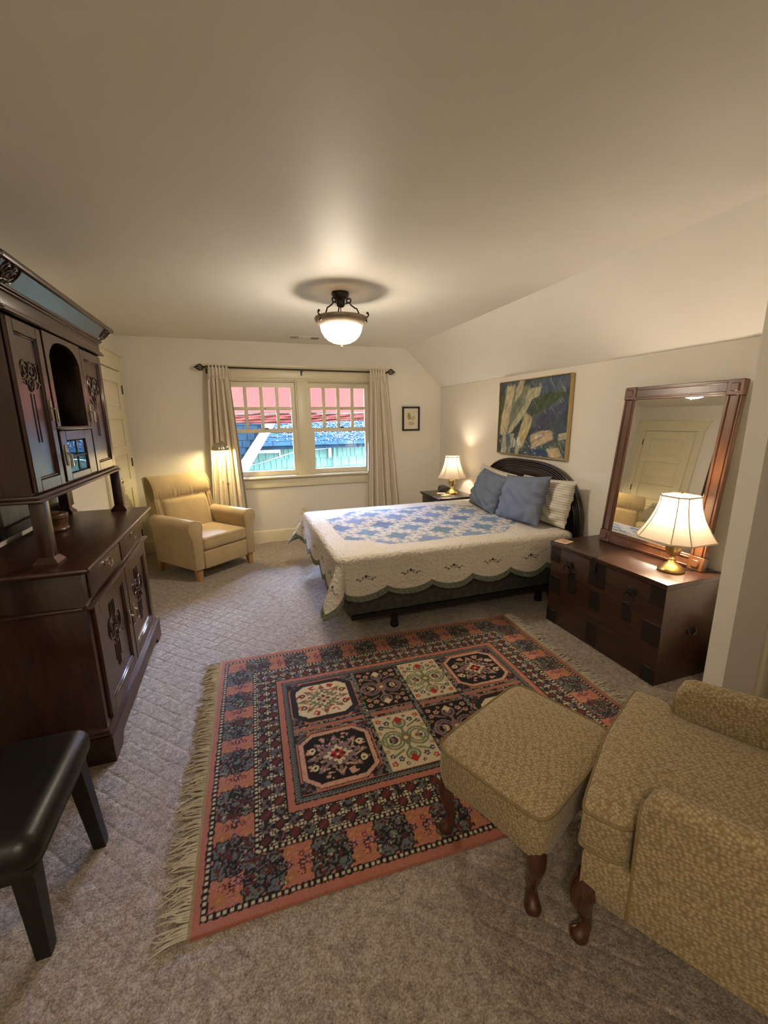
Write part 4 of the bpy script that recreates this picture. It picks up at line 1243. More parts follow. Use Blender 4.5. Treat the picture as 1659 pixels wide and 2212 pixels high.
# pillows face the foot of the bed: local y -> world x
YAWP = -PI / 2
ZT = BZ + 0.014
pillow('striped_pillow', 0.66, 0.40, 0.17, MAT['stripe'], 'striped cream pillow against the headboard, nearest the chest', (2.455, 2.985, ZT - 0.002), math.radians(-14), YAWP, 1, roll=math.radians(-2))
pillow('striped_pillow', 0.66, 0.40, 0.17, MAT['stripe'], 'striped cream pillow mostly hidden behind the farther blue pillow', (2.45, 3.785, ZT - 0.002), math.radians(-14), YAWP, 2, roll=math.radians(5))
pillow('blue_pillow', 0.55, 0.43, 0.17, MAT['bluecloth'], 'slate blue pillow nearer the chest, in front of striped pillow', (2.26, 3.05, ZT + 0.002), math.radians(-21), YAWP + 0.05, 3, roll=math.radians(-5))
pillow('blue_pillow', 0.56, 0.40, 0.17, MAT['bluecloth'], 'slate blue pillow on the nightstand side, leaning behind the other', (2.275, 3.645, ZT + 0.002), math.radians(-23), YAWP - 0.08, 4, roll=math.radians(4))

# ------------------------------------------------------------------ nightstand and what stands on it
ns_ = thing('nightstand', (2.36, 4.54, 0), 'dark brown nightstand with drawers between bed and window wall', 'nightstand')
wrb('top', MAT['darkwood'], ns_, 2.125, 2.60, 4.25, 4.825, 0.597, 0.620, 0.008, 3)
wrb('body', MAT['darkwood'], ns_, 2.150, 2.595, 4.275, 4.80, 0.06, 0.585, 0.004)
wrb('cove', MAT['darkwood'], ns_, 2.138, 2.597, 4.263, 4.812, 0.583, 0.599, 0.006)
for z0_, z1_ in ((0.42, 0.565), (0.25, 0.40), (0.08, 0.23)):
    d = wrb('drawer', MAT['darkwood'], ns_, 2.138, 2.152, 4.30, 4.775, z0_, z1_, 0.005)
    M().lathe([(0.006, 0), (0.006, 0.012), (0.013, 0.02), (0.008, 0.027), (0, 0.028)], 12, T=Matrix.Translation((2.138, 4.54, (z0_ + z1_) / 2)) @ Matrix.Rotation(-PI / 2, 4, 'Y')).obj('knob', MAT['bronze'], d)
for x in (2.175, 2.57):
    for y in (4.30, 4.775):
        M().rb(x - 0.025, x + 0.025, y - 0.025, y + 0.025, 0, 0.06, 0.004, 1).obj('foot', MAT['darkwood'], ns_)
ck = thing('clock_radio', (2.42, 4.735, 0.62), 'black clock radio on the nightstand beside the lamp', 'clock radio', rz=math.radians(-100))
q = M(); q.prism_x([(-0.055, 0), (0.06, 0), (0.06, 0.045), (0.03, 0.062), (-0.035, 0.055), (-0.055, 0.03)], -0.095, 0.095)
q.obj('case', MAT['black'], ck, local=True, smooth=0)
MAT['screen'] = pm('dark_display', (0.02, 0.03, 0.035), 0.15, var=0.1)
M().rb(-0.06, 0.06, -0.0575, -0.054, 0.008, 0.03, 0.001, 1).obj('display', MAT['screen'], ck, local=True)
for x in (-0.05, -0.02, 0.01, 0.04):
    M().rb(x, x + 0.02, -0.005, 0.012, 0.058, 0.064, 0.002, 1).obj('button', MAT['black'], ck, local=True)
MAT['card'] = pm('yellow_card', (0.70, 0.58, 0.28), 0.6, var=0.15, scale=30)
MAT['paper'] = pm('cream_paper', (0.62, 0.52, 0.36), 0.7, var=0.2, scale=30)
q = M().box(-0.06, 0.06, -0.035, 0.035, 0, 0.002); o = q.obj('paper_card', MAT['card'], None, local=True, smooth=0); o.location = (2.30, 4.45, 0.621); o.rotation_euler = (0, 0, 0.5)
tag(o, 'small yellow card lying on the nightstand near the lamp', 'card')
q = M().box(-0.05, 0.05, -0.03, 0.03, 0, 0.002); o = q.obj('paper_slip', MAT['paper'], None, local=True, smooth=0); o.location = (2.30, 4.575, 0.621); o.rotation_euler = (0, 0, -0.4)
tag(o, 'cream paper slip lying flat on the nightstand by the clock radio', 'paper')

# ------------------------------------------------------------------ table lamps
def table_lamp(loc, label, rz, watt, seed):
    t = thing('table_lamp', loc, label, 'lamp', 'matching brass table lamps with bell shades', rz)
    B = MAT['brass']
    M().lathe([(0.0, 0), (0.066, 0.0), (0.070, 0.006), (0.068, 0.016), (0.060, 0.022), (0.056, 0.030), (0.040, 0.040), (0.024, 0.056), (0.017, 0.072)], 32).obj('base', B, t, local=True, smooth=50)
    M().lathe([(0.017, 0.070), (0.021, 0.076), (0.015, 0.084), (0.014, 0.092), (0.022, 0.098)], 24).obj('collar', B, t, local=True, smooth=50)
    # fluted urn body
    prof = [(0.022, 0.096), (0.034, 0.110), (0.041, 0.135), (0.041, 0.162), (0.033, 0.187), (0.018, 0.202), (0.012, 0.212)]
    P = []
    for r, z in prof:
        P.append([(r * (1 + 0.035 * math.cos(10 * 2 * PI * i / 60)) * math.cos(2 * PI * i / 60), r * (1 + 0.035 * math.cos(10 * 2 * PI * i / 60)) * math.sin(2 * PI * i / 60), z) for i in range(60)])
    M().grid(P, closev=True, flip=True).obj('urn', B, t, local=True, smooth=60)
    M().lathe([(0.009, 0.21), (0.009, 0.255), (0.016, 0.258), (0.016, 0.30), (0.010, 0.305)], 16).obj('socket', B, t, local=True)
    MAT.setdefault('bulb', translucent('frosted_bulb', (0.95, 0.92, 0.85), 0.8))
    # harp and finial
    M().tube([(0.012, 0, 0.25), (0.045, 0, 0.29), (0.05, 0, 0.36), (0.03, 0, 0.43), (0, 0, 0.455), (-0.03, 0, 0.43), (-0.05, 0, 0.36), (-0.045, 0, 0.29), (-0.012, 0, 0.25)], 0.002, 6).obj('harp', B, t, local=True)
    M().lathe([(0.004, 0.452), (0.009, 0.462), (0.006, 0.472), (0, 0.478)], 12).obj('finial', B, t, local=True)
    # cut-corner bell shade: four wide and four narrow panels
    half = math.radians(31)
    angs = []
    for k in range(4):
        angs += [k * PI / 2 - half, k * PI / 2 + half]
    nz = 16; rb_, rt_ = 0.197, 0.098; z0_, z1_ = 0.200, 0.448
    def rad(tt): return rt_ + (rb_ - rt_) * (1 - tt) ** 1.75
    P = []
    for j in range(nz + 1):
        tt = j / nz; r = rad(tt); row = []
        for a in range(8):
            a0, a1 = angs[a], angs[(a + 1) % 8] + (2 * PI if a == 7 else 0)
            p0, p1 = Vector((math.cos(a0), math.sin(a0))), Vector((math.cos(a1), math.sin(a1)))
            for k in range(4):
                w = p0.lerp(p1, k / 4) * r
                row.append((w.x, w.y, z0_ + (z1_ - z0_) * tt))
        P.append(row)
    sh = M().grid(P, closev=True, flip=True).obj('shade', MAT['shade'], t, local=True, smooth=20)
    for a in range(8):
        M().tube([(rad(j / nz) * math.cos(angs[a]) * 1.003, rad(j / nz) * math.sin(angs[a]) * 1.003, z0_ + (z1_ - z0_) * j / nz) for j in range(nz + 1)], 0.0028, 6).obj('rib', MAT['shade_trim'], sh, local=True, smooth=60)
    for r, z in ((rb_, z0_), (rt_, z1_)):
        M().tube([(r * math.cos(a), r * math.sin(a), z) for a in angs], 0.005, 6, closed=True).obj('edge_trim', MAT['shade_trim'], sh, local=True)
    M().tube([(rt_ * math.cos(angs[1] - half), rt_ * math.sin(0), 0.447), (0, 0, 0.450), (-rt_ * 0.85, 0, 0.447)], 0.002, 5).obj('spider', B, sh, local=True)
    ld = bpy.data.lights.new('lamp_bulb', 'POINT'); ld.energy = watt; ld.color = LAMP_COL; ld.shadow_soft_size = 0.03
    lo = bpy.data.objects.new('lamp_bulb', ld); C.objects.link(lo); lo.parent = t; lo.location = (0, 0, 0.365)
    return t
table_lamp((2.356, 1.675, 0.626), 'brass table lamp with lit bell shade on the wooden chest', math.radians(225 - 45), 18, 1)
table_lamp((2.415, 4.52, 0.62), 'brass table lamp with lit bell shade on the nightstand', math.radians(240), 7.5, 2)

# ------------------------------------------------------------------ chest with iron fittings
ch = thing('wooden_chest', (2.36, 1.975, 0), 'reddish brown wooden chest with black iron mounts beside the bed', 'chest')
CW = MAT['chestwood']
wrb('body', CW, ch, 2.142, 2.598, 1.527, 2.426, 0.0, 0.590, 0.004)
lid = wrb('lid', CW, ch, 2.130, 2.602, 1.517, 2.436, 0.592, 0.625, 0.004)
for z in (0.20, 0.40):    # plank joints
    M().box(2.1405, 2.143, 1.60, 2.36, z, z + 0.003).obj('plank_joint', MAT['iron'], ch, smooth=0)
def plate(y0, y1, z0, z1):
    return M().rb(2.1385, 2.1435, y0, y1, z0, z1, 0.002, 1).obj('iron_plate', MAT['iron'], ch)
for y0_, y1_ in ((1.525, 1.62), (2.335, 2.428)):
    for z0_, z1_ in ((0.0, 0.10), (0.48, 0.588)): plate(y0_, y1_, z0_, z1_)
plate(1.525, 1.645, 0.24, 0.37); plate(2.31, 2.428, 0.24, 0.37)
plate(1.93, 2.065, 0.43, 0.588); plate(1.955, 2.04, 0.27, 0.40); plate(1.955, 2.04, 0.02, 0.17); plate(2.17, 2.24, 0.30, 0.46); plate(1.72, 1.79, 0.30, 0.42)
M().rb(2.1265, 2.146, 2.00, 2.035, 0.53, 0.628, 0.003, 1).obj('hasp', MAT['iron'], lid)
M().rb(2.13, 2.18, 1.995, 2.04, 0.6245, 0.629, 0.002, 1).obj('hasp_strap', MAT['iron'], lid)
M().tube([(2.128, 2.006, 0.545), (2.105, 2.010, 0.53), (2.100, 2.017, 0.505), (2.105, 2.025, 0.53), (2.128, 2.03, 0.545)], 0.005, 6).obj('hasp_ring', MAT['iron'], lid)
for y in (1.735, 2.235):
    p = M().lathe([(0.032, 0), (0.032, 0.004), (0.022, 0.009), (0, 0.010)], 20, T=Matrix.Translation((2.142, y, 0.505)) @ Matrix.Rotation(-PI / 2, 4, 'Y')).obj('pull_plate', MAT['iron'], ch)
    M().tube([(2.124, y + 0.036 * math.sin(a), 0.503 - 0.036 * (1 - math.cos(a)) * 0.9 ) for a in [k * 2 * PI / 16 for k in range(16)]], 0.0045, 6, closed=True).obj('ring', MAT['iron'], p)
p = M().rb(2.34, 2.42, 1.5235, 1.5275, 0.29, 0.335, 0.002, 1).obj('side_plate', MAT['iron'], ch)
M().tube([(2.35, 1.524, 0.325), (2.352, 1.512, 0.30), (2.38, 1.510, 0.285), (2.408, 1.512, 0.30), (2.41, 1.524, 0.325)], 0.005, 6).obj('side_handle', MAT['iron'], p)
MAT['coaster'] = pm('pink_patterned_coaster', (0.55, 0.30, 0.20), 0.5, var=0.5, scale=60)
cs = thing('coaster', (2.195, 2.37, 0.626), 'small patterned coaster lying on the far corner of the chest', 'coaster', rz=0.25)
M().rb(-0.048, 0.048, -0.048, 0.048, 0, 0.006, 0.002, 1).obj('tile', MAT['paper'], cs, local=True)
M().box(-0.036, 0.036, -0.036, 0.036, 0.0058, 0.0066).obj('printed_square', MAT['coaster'], cs, local=True, smooth=0)
tag(M().tube([(2.42, 1.665, 0.629), (2.47, 1.63, 0.629), (2.53, 1.60, 0.629), (2.585, 1.545, 0.629), (2.608, 1.515, 0.615), (2.612, 1.505, 0.52), (2.615, 1.50, 0.2), (2.62, 1.50, 0.01)], 0.003, 6).obj('lamp_cord', MAT['black'], smooth=60), 'dark lamp cord running over the back corner of the chest', 'cord')
# crumpled grey bundle between chest and partition
P = []
rr_ = random.Random(4); ph = [rr_.random() * 6 for _ in range(8)]
for i in range(25):
    th_ = PI * i / 24; row = []
    for j in range(40):
        f_ = 2 * PI * j / 40
        r = 1 + 0.10 * math.sin(5 * f_ + ph[0] + 3 * th_) + 0.08 * math.sin(9 * th_ + ph[1] + 2 * f_) + 0.05 * math.sin(13 * f_ - 7 * th_ + ph[2])
        row.append((2.545 + 0.085 * r * math.sin(th_) * math.cos(f_), 1.405 + 0.075 * r * math.sin(th_) * math.sin(f_), max(0.0, 0.16 - 0.165 * r * math.cos(th_))))
    P.append(row)
MAT['greycloth'] = pm('grey_knit_cloth', (0.10, 0.09, 0.075), 0.95, var=0.4, scale=20, bmp=0.4, bscale=120)
tag(M().grid(P, closev=True).obj('cloth_bundle', MAT['greycloth'], smooth=60), 'crumpled grey cloth bundle on the floor between chest and wall stub', 'cloth')

# ------------------------------------------------------------------ mirror leaning on the wall
mr = thing('wall_mirror', (2.485, 1.959, 0.6265), 'tall wooden framed mirror leaning on the wall above the chest', 'mirror')
# local: x along the width (towards the camera side), y out of the back, z up
a_ = Vector((0, -1, 0)); n_ = Vector((1, 0, 0))
u_ = Vector((0, 0, math.cos(0.100))) + n_ * math.sin(0.100); back = a_.cross(u_) * -1
if back.dot(n_) < 0: back = -back
mm = Matrix((a_, back, u_)).transposed()
mr.rotation_euler = mm.to_euler()
FW = MAT['framewood']; w2, hh, fwid = 0.373, 1.09, 0.085
def mpart(name, x0, x1, z0, z1, par, mat=FW, y0=0.0, y1=0.034, r=0.004):
    return M().rb(x0, x1, y0, y1, z0, z1, r, 1).obj(name, mat, par, local=True)
for s in (-1, 1):
    xa, xb = (-w2, -w2 + fwid) if s < 0 else (w2 - fwid, w2)
    st = mpart('stile', xa, xb, fwid, hh - fwid, mr)
    for k in (0.012, 0.062):
        mpart('bead', xa + k, xa + k + 0.010, fwid, hh - fwid, st, y0=-0.007, y1=0.002, r=0.003)
    for zc in (0, hh - fwid):
        cb = mpart('corner_block', xa - 0.002, xb + 0.002, zc, zc + fwid, mr, y0=-0.006, y1=0.035)
        mpart('corner_boss', xa + 0.02, xb - 0.02, zc + 0.02, zc + fwid - 0.02, cb, y0=-0.014, y1=-0.004, r=0.005)
for zc in (0, hh - fwid):
    rl_ = mpart('rail', -w2 + fwid, w2 - fwid, zc, zc + fwid, mr)
    for k in (0.012, 0.062):
        mpart('bead', -w2 + fwid, w2 - fwid, zc + k, zc + k + 0.010, rl_, y0=-0.007, y1=0.002, r=0.003)
M().box(-w2 + fwid, w2 - fwid, 0.008, 0.02, fwid, hh - fwid).obj('glass', MAT['mirror'], mr, local=True, smooth=0)

# ------------------------------------------------------------------ curtains and rod
rod = thing('curtain_rod', (0.78, YB - 0.10, 2.1), 'dark metal curtain rod with openwork finials above the windows', 'curtain rod')
YR = YB - 0.10
M().tube([(-0.29, YR, 2.108), (1.86, YR, 2.092)], 0.008, 10).obj('rod', MAT['bronze'], rod)
for x, s in ((-0.29, -1), (1.86, 1)):
    f = M().tube([(x, YR, 2.10), (x + s * 0.012, YR, 2.10)], 0.013, 10).obj('finial', MAT['bronze'], rod)
    b = M()
    for k in range(7):
        a = 2 * PI * k / 7
        b.tube([(x + s * (0.012 + 0.085 * t), YR + 0.034 * math.sin(PI * t ** 0.8) * math.cos(a + 2.2 * t), 2.10 + 0.034 * math.sin(PI * t ** 0.8) * math.sin(a + 2.2 * t)) for t in [i / 10 for i in range(11)]], 0.0045, 6)
    b.tube([(x + s * 0.09, YR, 2.10), (x + s * 0.115, YR, 2.10)], [0.009, 0.001], 8)
    b.obj('finial_cage', MAT['bronze'], f)
for x in (-0.275, 0.785, 1.845):
    q = M(); q.tube([(x, YB - 0.03, 2.07), (x, YR, 2.083)], 0.005, 6); q.tube([(x, YR - 0.010, 2.088), (x, YR, 2.080), (x, YR + 0.01, 2.088)], 0.005, 6); q.box(x - 0.01, x + 0.01, YB - 0.028, YB - 0.0235, 2.04, 2.095)
    q.obj('bracket', MAT['bronze'], rod)

def curtain(label, xt0, xt1, xb0, xb1, seed, flip):
    r = random.Random(seed); n, nz = 180, 60
    ph = [r.random() * 6 for _ in range(5)]
    t = thing('curtain', ((xb0 + xb1) / 2, YR, 0.02), label, 'curtain', 'pair of cream curtains')
    P = []
    for j in range(nz + 1):
        tt = j / nz; z = 2.105 - tt * 2.085
        a = min(1, tt / 0.5) ** 0.8
        row = []
        for i in range(n + 1):
            s = i / n
            s2 = s + 0.018 * math.sin(5 * s + ph[0] + 1.3 * tt)
            x = (xt0 + (xt1 - xt0) * s2) * (1 - tt ** 0.85) + (xb0 + (xb1 - xb0) * s2) * tt ** 0.85
            fold = math.sin(2 * PI * 5.0 * s + ph[1] + 0.5 * math.sin(3 * tt + ph[2])) + 0.35 * math.sin(2 * PI * 13 * s + ph[3])
            y = YR + (0.018 + 0.026 * a) * fold - 0.006
            if tt < 0.06: y = YR - 0.012 + 0.009 * math.sin(2 * PI * 12 * s)
            row.append((x, y, z))
        P.append(row)
    p = M().grid(P, flip=True).obj('panel', MAT['curtain'], t, smooth=80)
    for k in range(6):
        s = (k + 0.5) / 6; x = xt0 + (xt1 - xt0) * s
        tb = M().tube([(x, YR + 0.016, 2.06), (x, YR + 0.018, 2.11), (x, YR, 2.122), (x, YR - 0.018, 2.11), (x, YR - 0.022, 2.02)], [0.006, 0.010, 0.012, 0.010, 0.008], 8).obj('tab', MAT['curtain'], t, smooth=60)
        M().lathe([(0.010, 0), (0.010, 0.004), (0.006, 0.008), (0, 0.009)], 12, T=Matrix.Translation((x, YR - 0.036, 1.985)) @ Matrix.Rotation(PI / 2, 4, 'X')).obj('button', MAT['curtain'], t)
    return t
curtain('cream curtain left of the windows behind the floor lamp', -0.262, -0.045, -0.37, 0.055, 3, 1)
curtain('cream curtain right of the windows beside the leaf picture', 1.617, 1.828, 1.545, 2.00, 8, -1)

# ------------------------------------------------------------------ floor lamp behind the recliner
fl_ = thing('floor_lamp', (-0.15, 5.09, 0), 'slender floor lamp with ribbed metal dome shade behind the recliner', 'lamp')
M().lathe([(0, 0), (0.13, 0), (0.13, 0.012), (0.11, 0.022), (0.03, 0.030), (0.012, 0.045)], 32, (-0.15, 5.09, 0)).obj('base', MAT['pewter'], fl_, smooth=50)
M().tube([(-0.15, 5.09, 0.03), (-0.15, 5.09, 0.82)], 0.0075, 10).obj('pole', MAT['pewter'], fl_)
M().tube([(-0.15, 5.09, 0.82), (-0.15, 5.09, 1.24), (-0.158, 5.085, 1.285), (-0.175, 5.08, 1.298), (-0.198, 5.075, 1.285)], 0.005, 10).obj('stem', MAT['pewter'], fl_)
M().lathe([(0.012, -0.012), (0.014, 0), (0.012, 0.012)], 12, (-0.15, 5.09, 0.815)).obj('clamp_knob', MAT['pewter'], fl_)
P = []
for j in range(13):
    a = PI / 2 * j / 12; r0 = 0.086 * math.cos(a) if j < 12 else 0.004
    P.append([(-0.198 + r0 * (1 + 0.06 * abs(math.sin(8 * 2 * PI * i / 96))) * math.cos(2 * PI * i / 96), 5.075 + r0 * (1 + 0.06 * abs(math.sin(8 * 2 * PI * i / 96))) * math.sin(2 * PI * i / 96), 1.203 + 0.082 * math.sin(a)) for i in range(96)])
sh = M().grid(P, closev=True).obj('shade', pm('ribbed_nickel_shade', (0.55, 0.50, 0.38), 0.3, 0.75, var=0.1), fl_, smooth=50)
so = sh.modifiers.new('wall', 'SOLIDIFY'); so.thickness = 0.0015
M().tube([(-0.198 + 0.092 * math.cos(a), 5.075 + 0.092 * math.sin(a), 1.203) for a in [k * PI / 24 for k in range(48)]], 0.003, 6, closed=True).obj('rim', MAT['pewter'], sh)
ld = bpy.data.lights.new('floor_lamp_bulb', 'POINT'); ld.energy = 14; ld.color = (1.0, 0.80, 0.42); ld.shadow_soft_size = 0.022
lo_ = bpy.data.objects.new('floor_lamp_bulb', ld); C.objects.link(lo_); lo_.parent = fl_; lo_.location = (-0.048, -0.015, 1.222)

# ------------------------------------------------------------------ ceiling light
LX, LY = 0.78, 3.21
cl = thing('ceiling_light', (LX, LY, ZC), 'bronze semi-flush ceiling light with scroll arms and lit frosted bowl', 'ceiling light')
M().lathe([(0.060, 0.0), (0.064, -0.008), (0.062, -0.02), (0.052, -0.036), (0.036, -0.048), (0.030, -0.052)], 32, (LX, LY, ZC)).obj('canopy', MAT['bronze'], cl, smooth=50)
M().lathe([(0.029, -0.050), (0.031, -0.058), (0.029, -0.088), (0.018, -0.098)], 24, (LX, LY, ZC)).obj('hub', MAT['bronze'], cl, smooth=50)
M().lathe([(0.0035, -0.09), (0.0035, -0.125), (0.007, -0.135), (0.008, -0.15), (0.004, -0.16), (0.0035, -0.20)], 12, (LX, LY, ZC)).obj('centre_rod', MAT['bronze'], cl)
for k in range(3):
    a = math.radians(207 + 120 * k); c_, s_ = math.cos(a), math.sin(a)
    def L(r, z): return (LX + r * c_, LY + r * s_, ZC + z)
    arm = []
    for i in range(12):   # top scroll
        t = i / 11; b_ = -2.2 + t * 5.0; rr = 0.010 + 0.010 * t
        arm.append(L(0.060 - rr * math.cos(b_) * 1.0, -0.062 + rr * math.sin(b_)))
    arm += [L(*p) for p in bez((0.070, -0.078), (0.085, -0.10), (0.095, -0.098), (0.108, -0.112), 5)]
    arm += [L(*p) for p in bez((0.118, -0.114), (0.128, -0.12), (0.132, -0.150), (0.150, -0.170), 6)]
    arm += [L(*p) for p in bez((0.160, -0.176), (0.195, -0.186), (0.215, -0.172), (0.206, -0.152), 6)]
    m_ = M().tube(arm, 0.0052, 8)
    m_.lathe([(0, -0.009), (0.007, -0.006), (0.009, 0), (0.007, 0.006), (0, 0.009)], 10, L(0.200, -0.150))
    m_.tube([L(0.03, -0.078), L(0.055, -0.073)], 0.004, 6)
    m_.obj('scroll_arm', MAT['bronze'], cl, smooth=60)
    M().lathe([(0.0, -0.010), (0.008, -0.006), (0.010, 0.0), (0.006, 0.008)], 10, L(0.190, -0.205)).obj('thumb_screw', MAT['bronze'], cl)
M().lathe([(0.172, -0.168), (0.190, -0.170), (0.193, -0.178), (0.186, -0.195), (0.170, -0.212), (0.160, -0.222), (0.152, -0.228), (0.149, -0.226), (0.158, -0.214), (0.172, -0.196), (0.180, -0.180), (0.172, -0.172)], 48, (LX, LY, ZC), cap=False).obj('rim', MAT['pewter'], cl, smooth=60)
M().lathe([(0.0, -0.200), (0.160, -0.200), (0.160, -0.206), (0.0, -0.206)], 32, (LX, LY, ZC)).obj('pan', MAT['pewter'], cl)  # disc added to keep the bowl's upward light off the ceiling
bp = [(0.152, -0.224), (0.150, -0.240), (0.142, -0.268), (0.126, -0.296), (0.100, -0.320), (0.066, -0.338), (0.03, -0.347), (0.0, -0.349)]
M().lathe(bp, 32, (LX, LY, ZC), cap=False).obj('bowl', MAT['bowl'], cl, smooth=80)
M().lathe([(0.004, -0.345), (0.013, -0.350), (0.013, -0.353), (0.006, -0.358), (0.008, -0.364), (0.004, -0.370), (0, -0.371)], 14, (LX, LY, ZC)).obj('finial', MAT['pewter'], cl, smooth=50)

# flush light over the near end of the room, behind the viewpoint (it lights the foreground)
fx_ = thing('flush_ceiling_light', (-0.45, -0.75, ZC), 'plain frosted flush ceiling light over the near end of the room', 'ceiling light')
M().lathe([(0.15, 0), (0.15, -0.02), (0.135, -0.03)], 32, (-0.45, -0.75, ZC)).obj('rim', MAT['pewter'], fx_, smooth=50)
M().lathe([(0.135, -0.03), (0.128, -0.06), (0.10, -0.09), (0.05, -0.108), (0, -0.112)], 32, (-0.45, -0.75, ZC), cap=False).obj('bowl', MAT['bowl2'], fx_, smooth=80)

# ------------------------------------------------------------------ ceiling register, outlet, floor lamp cord
vt = thing('air_register', (0.785, 4.97, ZC), 'white metal air register in the ceiling near the windows', 'vent')
q = M(); q.rb(0.60, 0.97, 4.89, 5.05, ZC - 0.006, ZC, 0.003, 1); q.obj('face_plate', MAT['white'], vt)
M().box(0.625, 0.945, 4.912, 5.028, ZC - 0.0068, ZC - 0.0058).obj('throat', MAT['black'], vt, smooth=0)
M().rb(0.715, 0.855, 4.91, 5.03, ZC - 0.010, ZC - 0.006, 0.002, 1).obj('centre_plate', MAT['white'], vt)
for x in [0.628 + 0.023 * k for k in range(4)] + [0.868 + 0.023 * k for k in range(4)]:
    q = M().box(-0.0045, 0.0045, 4.912, 5.028, -0.0008, 0.0008, T=Matrix.Translation((x + 0.004, 0, ZC - 0.0085)) @ Matrix.Rotation(0.5 if x < 0.78 else -0.5, 4, 'Y'))
    q.obj('louvre', MAT['white'], vt, smooth=0)
ol = thing('wall_outlet', (0.73, YB, 0.37), 'cream wall outlet under the windows with a plug in it', 'outlet')
M().rb(0.693, 0.767, YB - 0.006, YB, 0.312, 0.428, 0.003, 2).obj('plate', MAT['trim'], ol)
for z in (0.345, 0.395):
    M().rb(0.713, 0.747, YB - 0.009, YB - 0.005, z - 0.014, z + 0.014, 0.004, 2).obj('socket', MAT['paper'], ol)
cd_ = thing('extension_cord', (0.5, YB - 0.05, 0), 'thin cream cord hanging from the wall outlet to the floor', 'cord')
M().rb(0.718, 0.742, YB - 0.035, YB - 0.009, 0.333, 0.357, 0.005, 2).obj('plug', MAT['white'], cd_)
M().tube(bez((0.73, YB - 0.03, 0.335), (0.66, YB - 0.06, 0.26), (0.5, YB - 0.06, 0.18), (0.28, YB - 0.06, 0.02), 12) + [(0.1, YB - 0.08, 0.004), (-0.1, YB - 0.1, 0.004)], 0.003, 6).obj('wire', MAT['trim'], cd_)

# ------------------------------------------------------------------ small leaf picture
lp = thing('leaf_picture', (2.222, YB, 1.36), 'small black framed leaf print on the wall right of the window', 'picture')
x0, x1, z0, z1 = 2.098, 2.348, 1.360, 1.675
for a in ((x0, x0 + 0.022, z0, z1), (x1 - 0.022, x1, z0, z1), (x0 + 0.022, x1 - 0.022, z0, z0 + 0.022), (x0 + 0.022, x1 - 0.022, z1 - 0.022, z1)):
    M().rb(a[0], a[1], YB - 0.028, YB - 0.002, a[2], a[3], 0.004, 1).obj('frame_bar', MAT['black'], lp)
MAT['matboard'] = pm('ivory_mat', (0.72, 0.66, 0.52), 0.8, var=0.02)
MAT['leaf1'] = pm('olive_leaf_print', (0.33, 0.33, 0.10), 0.8, var=0.2, scale=80)
MAT['leaf2'] = pm('pale_leaf_print', (0.50, 0.46, 0.28), 0.8, var=0.2, scale=80)
mb = M().box(x0 + 0.022, x1 - 0.022, YB - 0.012, YB - 0.002, z0 + 0.022, z1 - 0.022).obj('mat_board', MAT['matboard'], lp, smooth=0)
def leafp(cx_, cz_, l, w_, ang, mt):
    q = M(); pts = []
    for k in range(16):
        a = 2 * PI * k / 16; px, pz = l / 2 * math.cos(a), w_ / 2 * math.sin(a) * (1 - 0.35 * math.cos(a))
        pts.append((cx_ + px * math.cos(ang) - pz * math.sin(ang), cz_ + px * math.sin(ang) + pz * math.cos(ang)))
    q.prism_y(pts, YB - 0.0128, YB - 0.0119); q.obj('leaf', mt, mb, smooth=0)
leafp(2.195, 1.553, 0.095, 0.05, 1.75, MAT['leaf1']); leafp(2.258, 1.528, 0.075, 0.045, 0.9, MAT['leaf2']); leafp(2.232, 1.455, 0.09, 0.05, -0.1, MAT['leaf2'])
# ------------------------------------------------------------------ abstract painting above the bed
def grid_obj(name, nu, nv, fn, mat, parent=None, local=False):
    us, vs_ = np.linspace(0, 1, nu), np.linspace(0, 1, nv)
    U, V = np.meshgrid(us, vs_, indexing='ij')
    P = fn(U, V).reshape(-1, 3)
    idx = np.arange(nu * nv).reshape(nu, nv)
    f = np.stack([idx[:-1, :-1], idx[1:, :-1], idx[1:, 1:], idx[:-1, 1:]], -1).reshape(-1, 4)
    q = M(); q.v = [tuple(x) for x in P.tolist()]; q.f = [tuple(x) for x in f.tolist()]
    return q.obj(name, mat, parent, local=local, smooth=180), U, V

def inpoly(px, py, poly):
    c = np.zeros(px.shape, bool); n = len(poly)
    for i in range(n):
        (x1, y1), (x2, y2) = poly[i], poly[(i + 1) % n]
        if y1 == y2: continue
        cond = ((y1 > py) != (y2 > py)) & (px < (x2 - x1) * (py - y1) / (y2 - y1) + x1)
        c ^= cond
    return c

def vnoise(x, y, seed):
    r = np.random.RandomState(seed); g = r.rand(64, 64)
    xi, yi = np.floor(x).astype(int), np.floor(y).astype(int); fx, fy = x - xi, y - yi
    fx = fx * fx * (3 - 2 * fx); fy = fy * fy * (3 - 2 * fy)
    a, b = g[xi % 64, yi % 64], g[(xi + 1) % 64, yi % 64]; c, d = g[xi % 64, (yi + 1) % 64], g[(xi + 1) % 64, (yi + 1) % 64]
    return (a * (1 - fx) + b * fx) * (1 - fy) + (c * (1 - fx) + d * fx) * fy

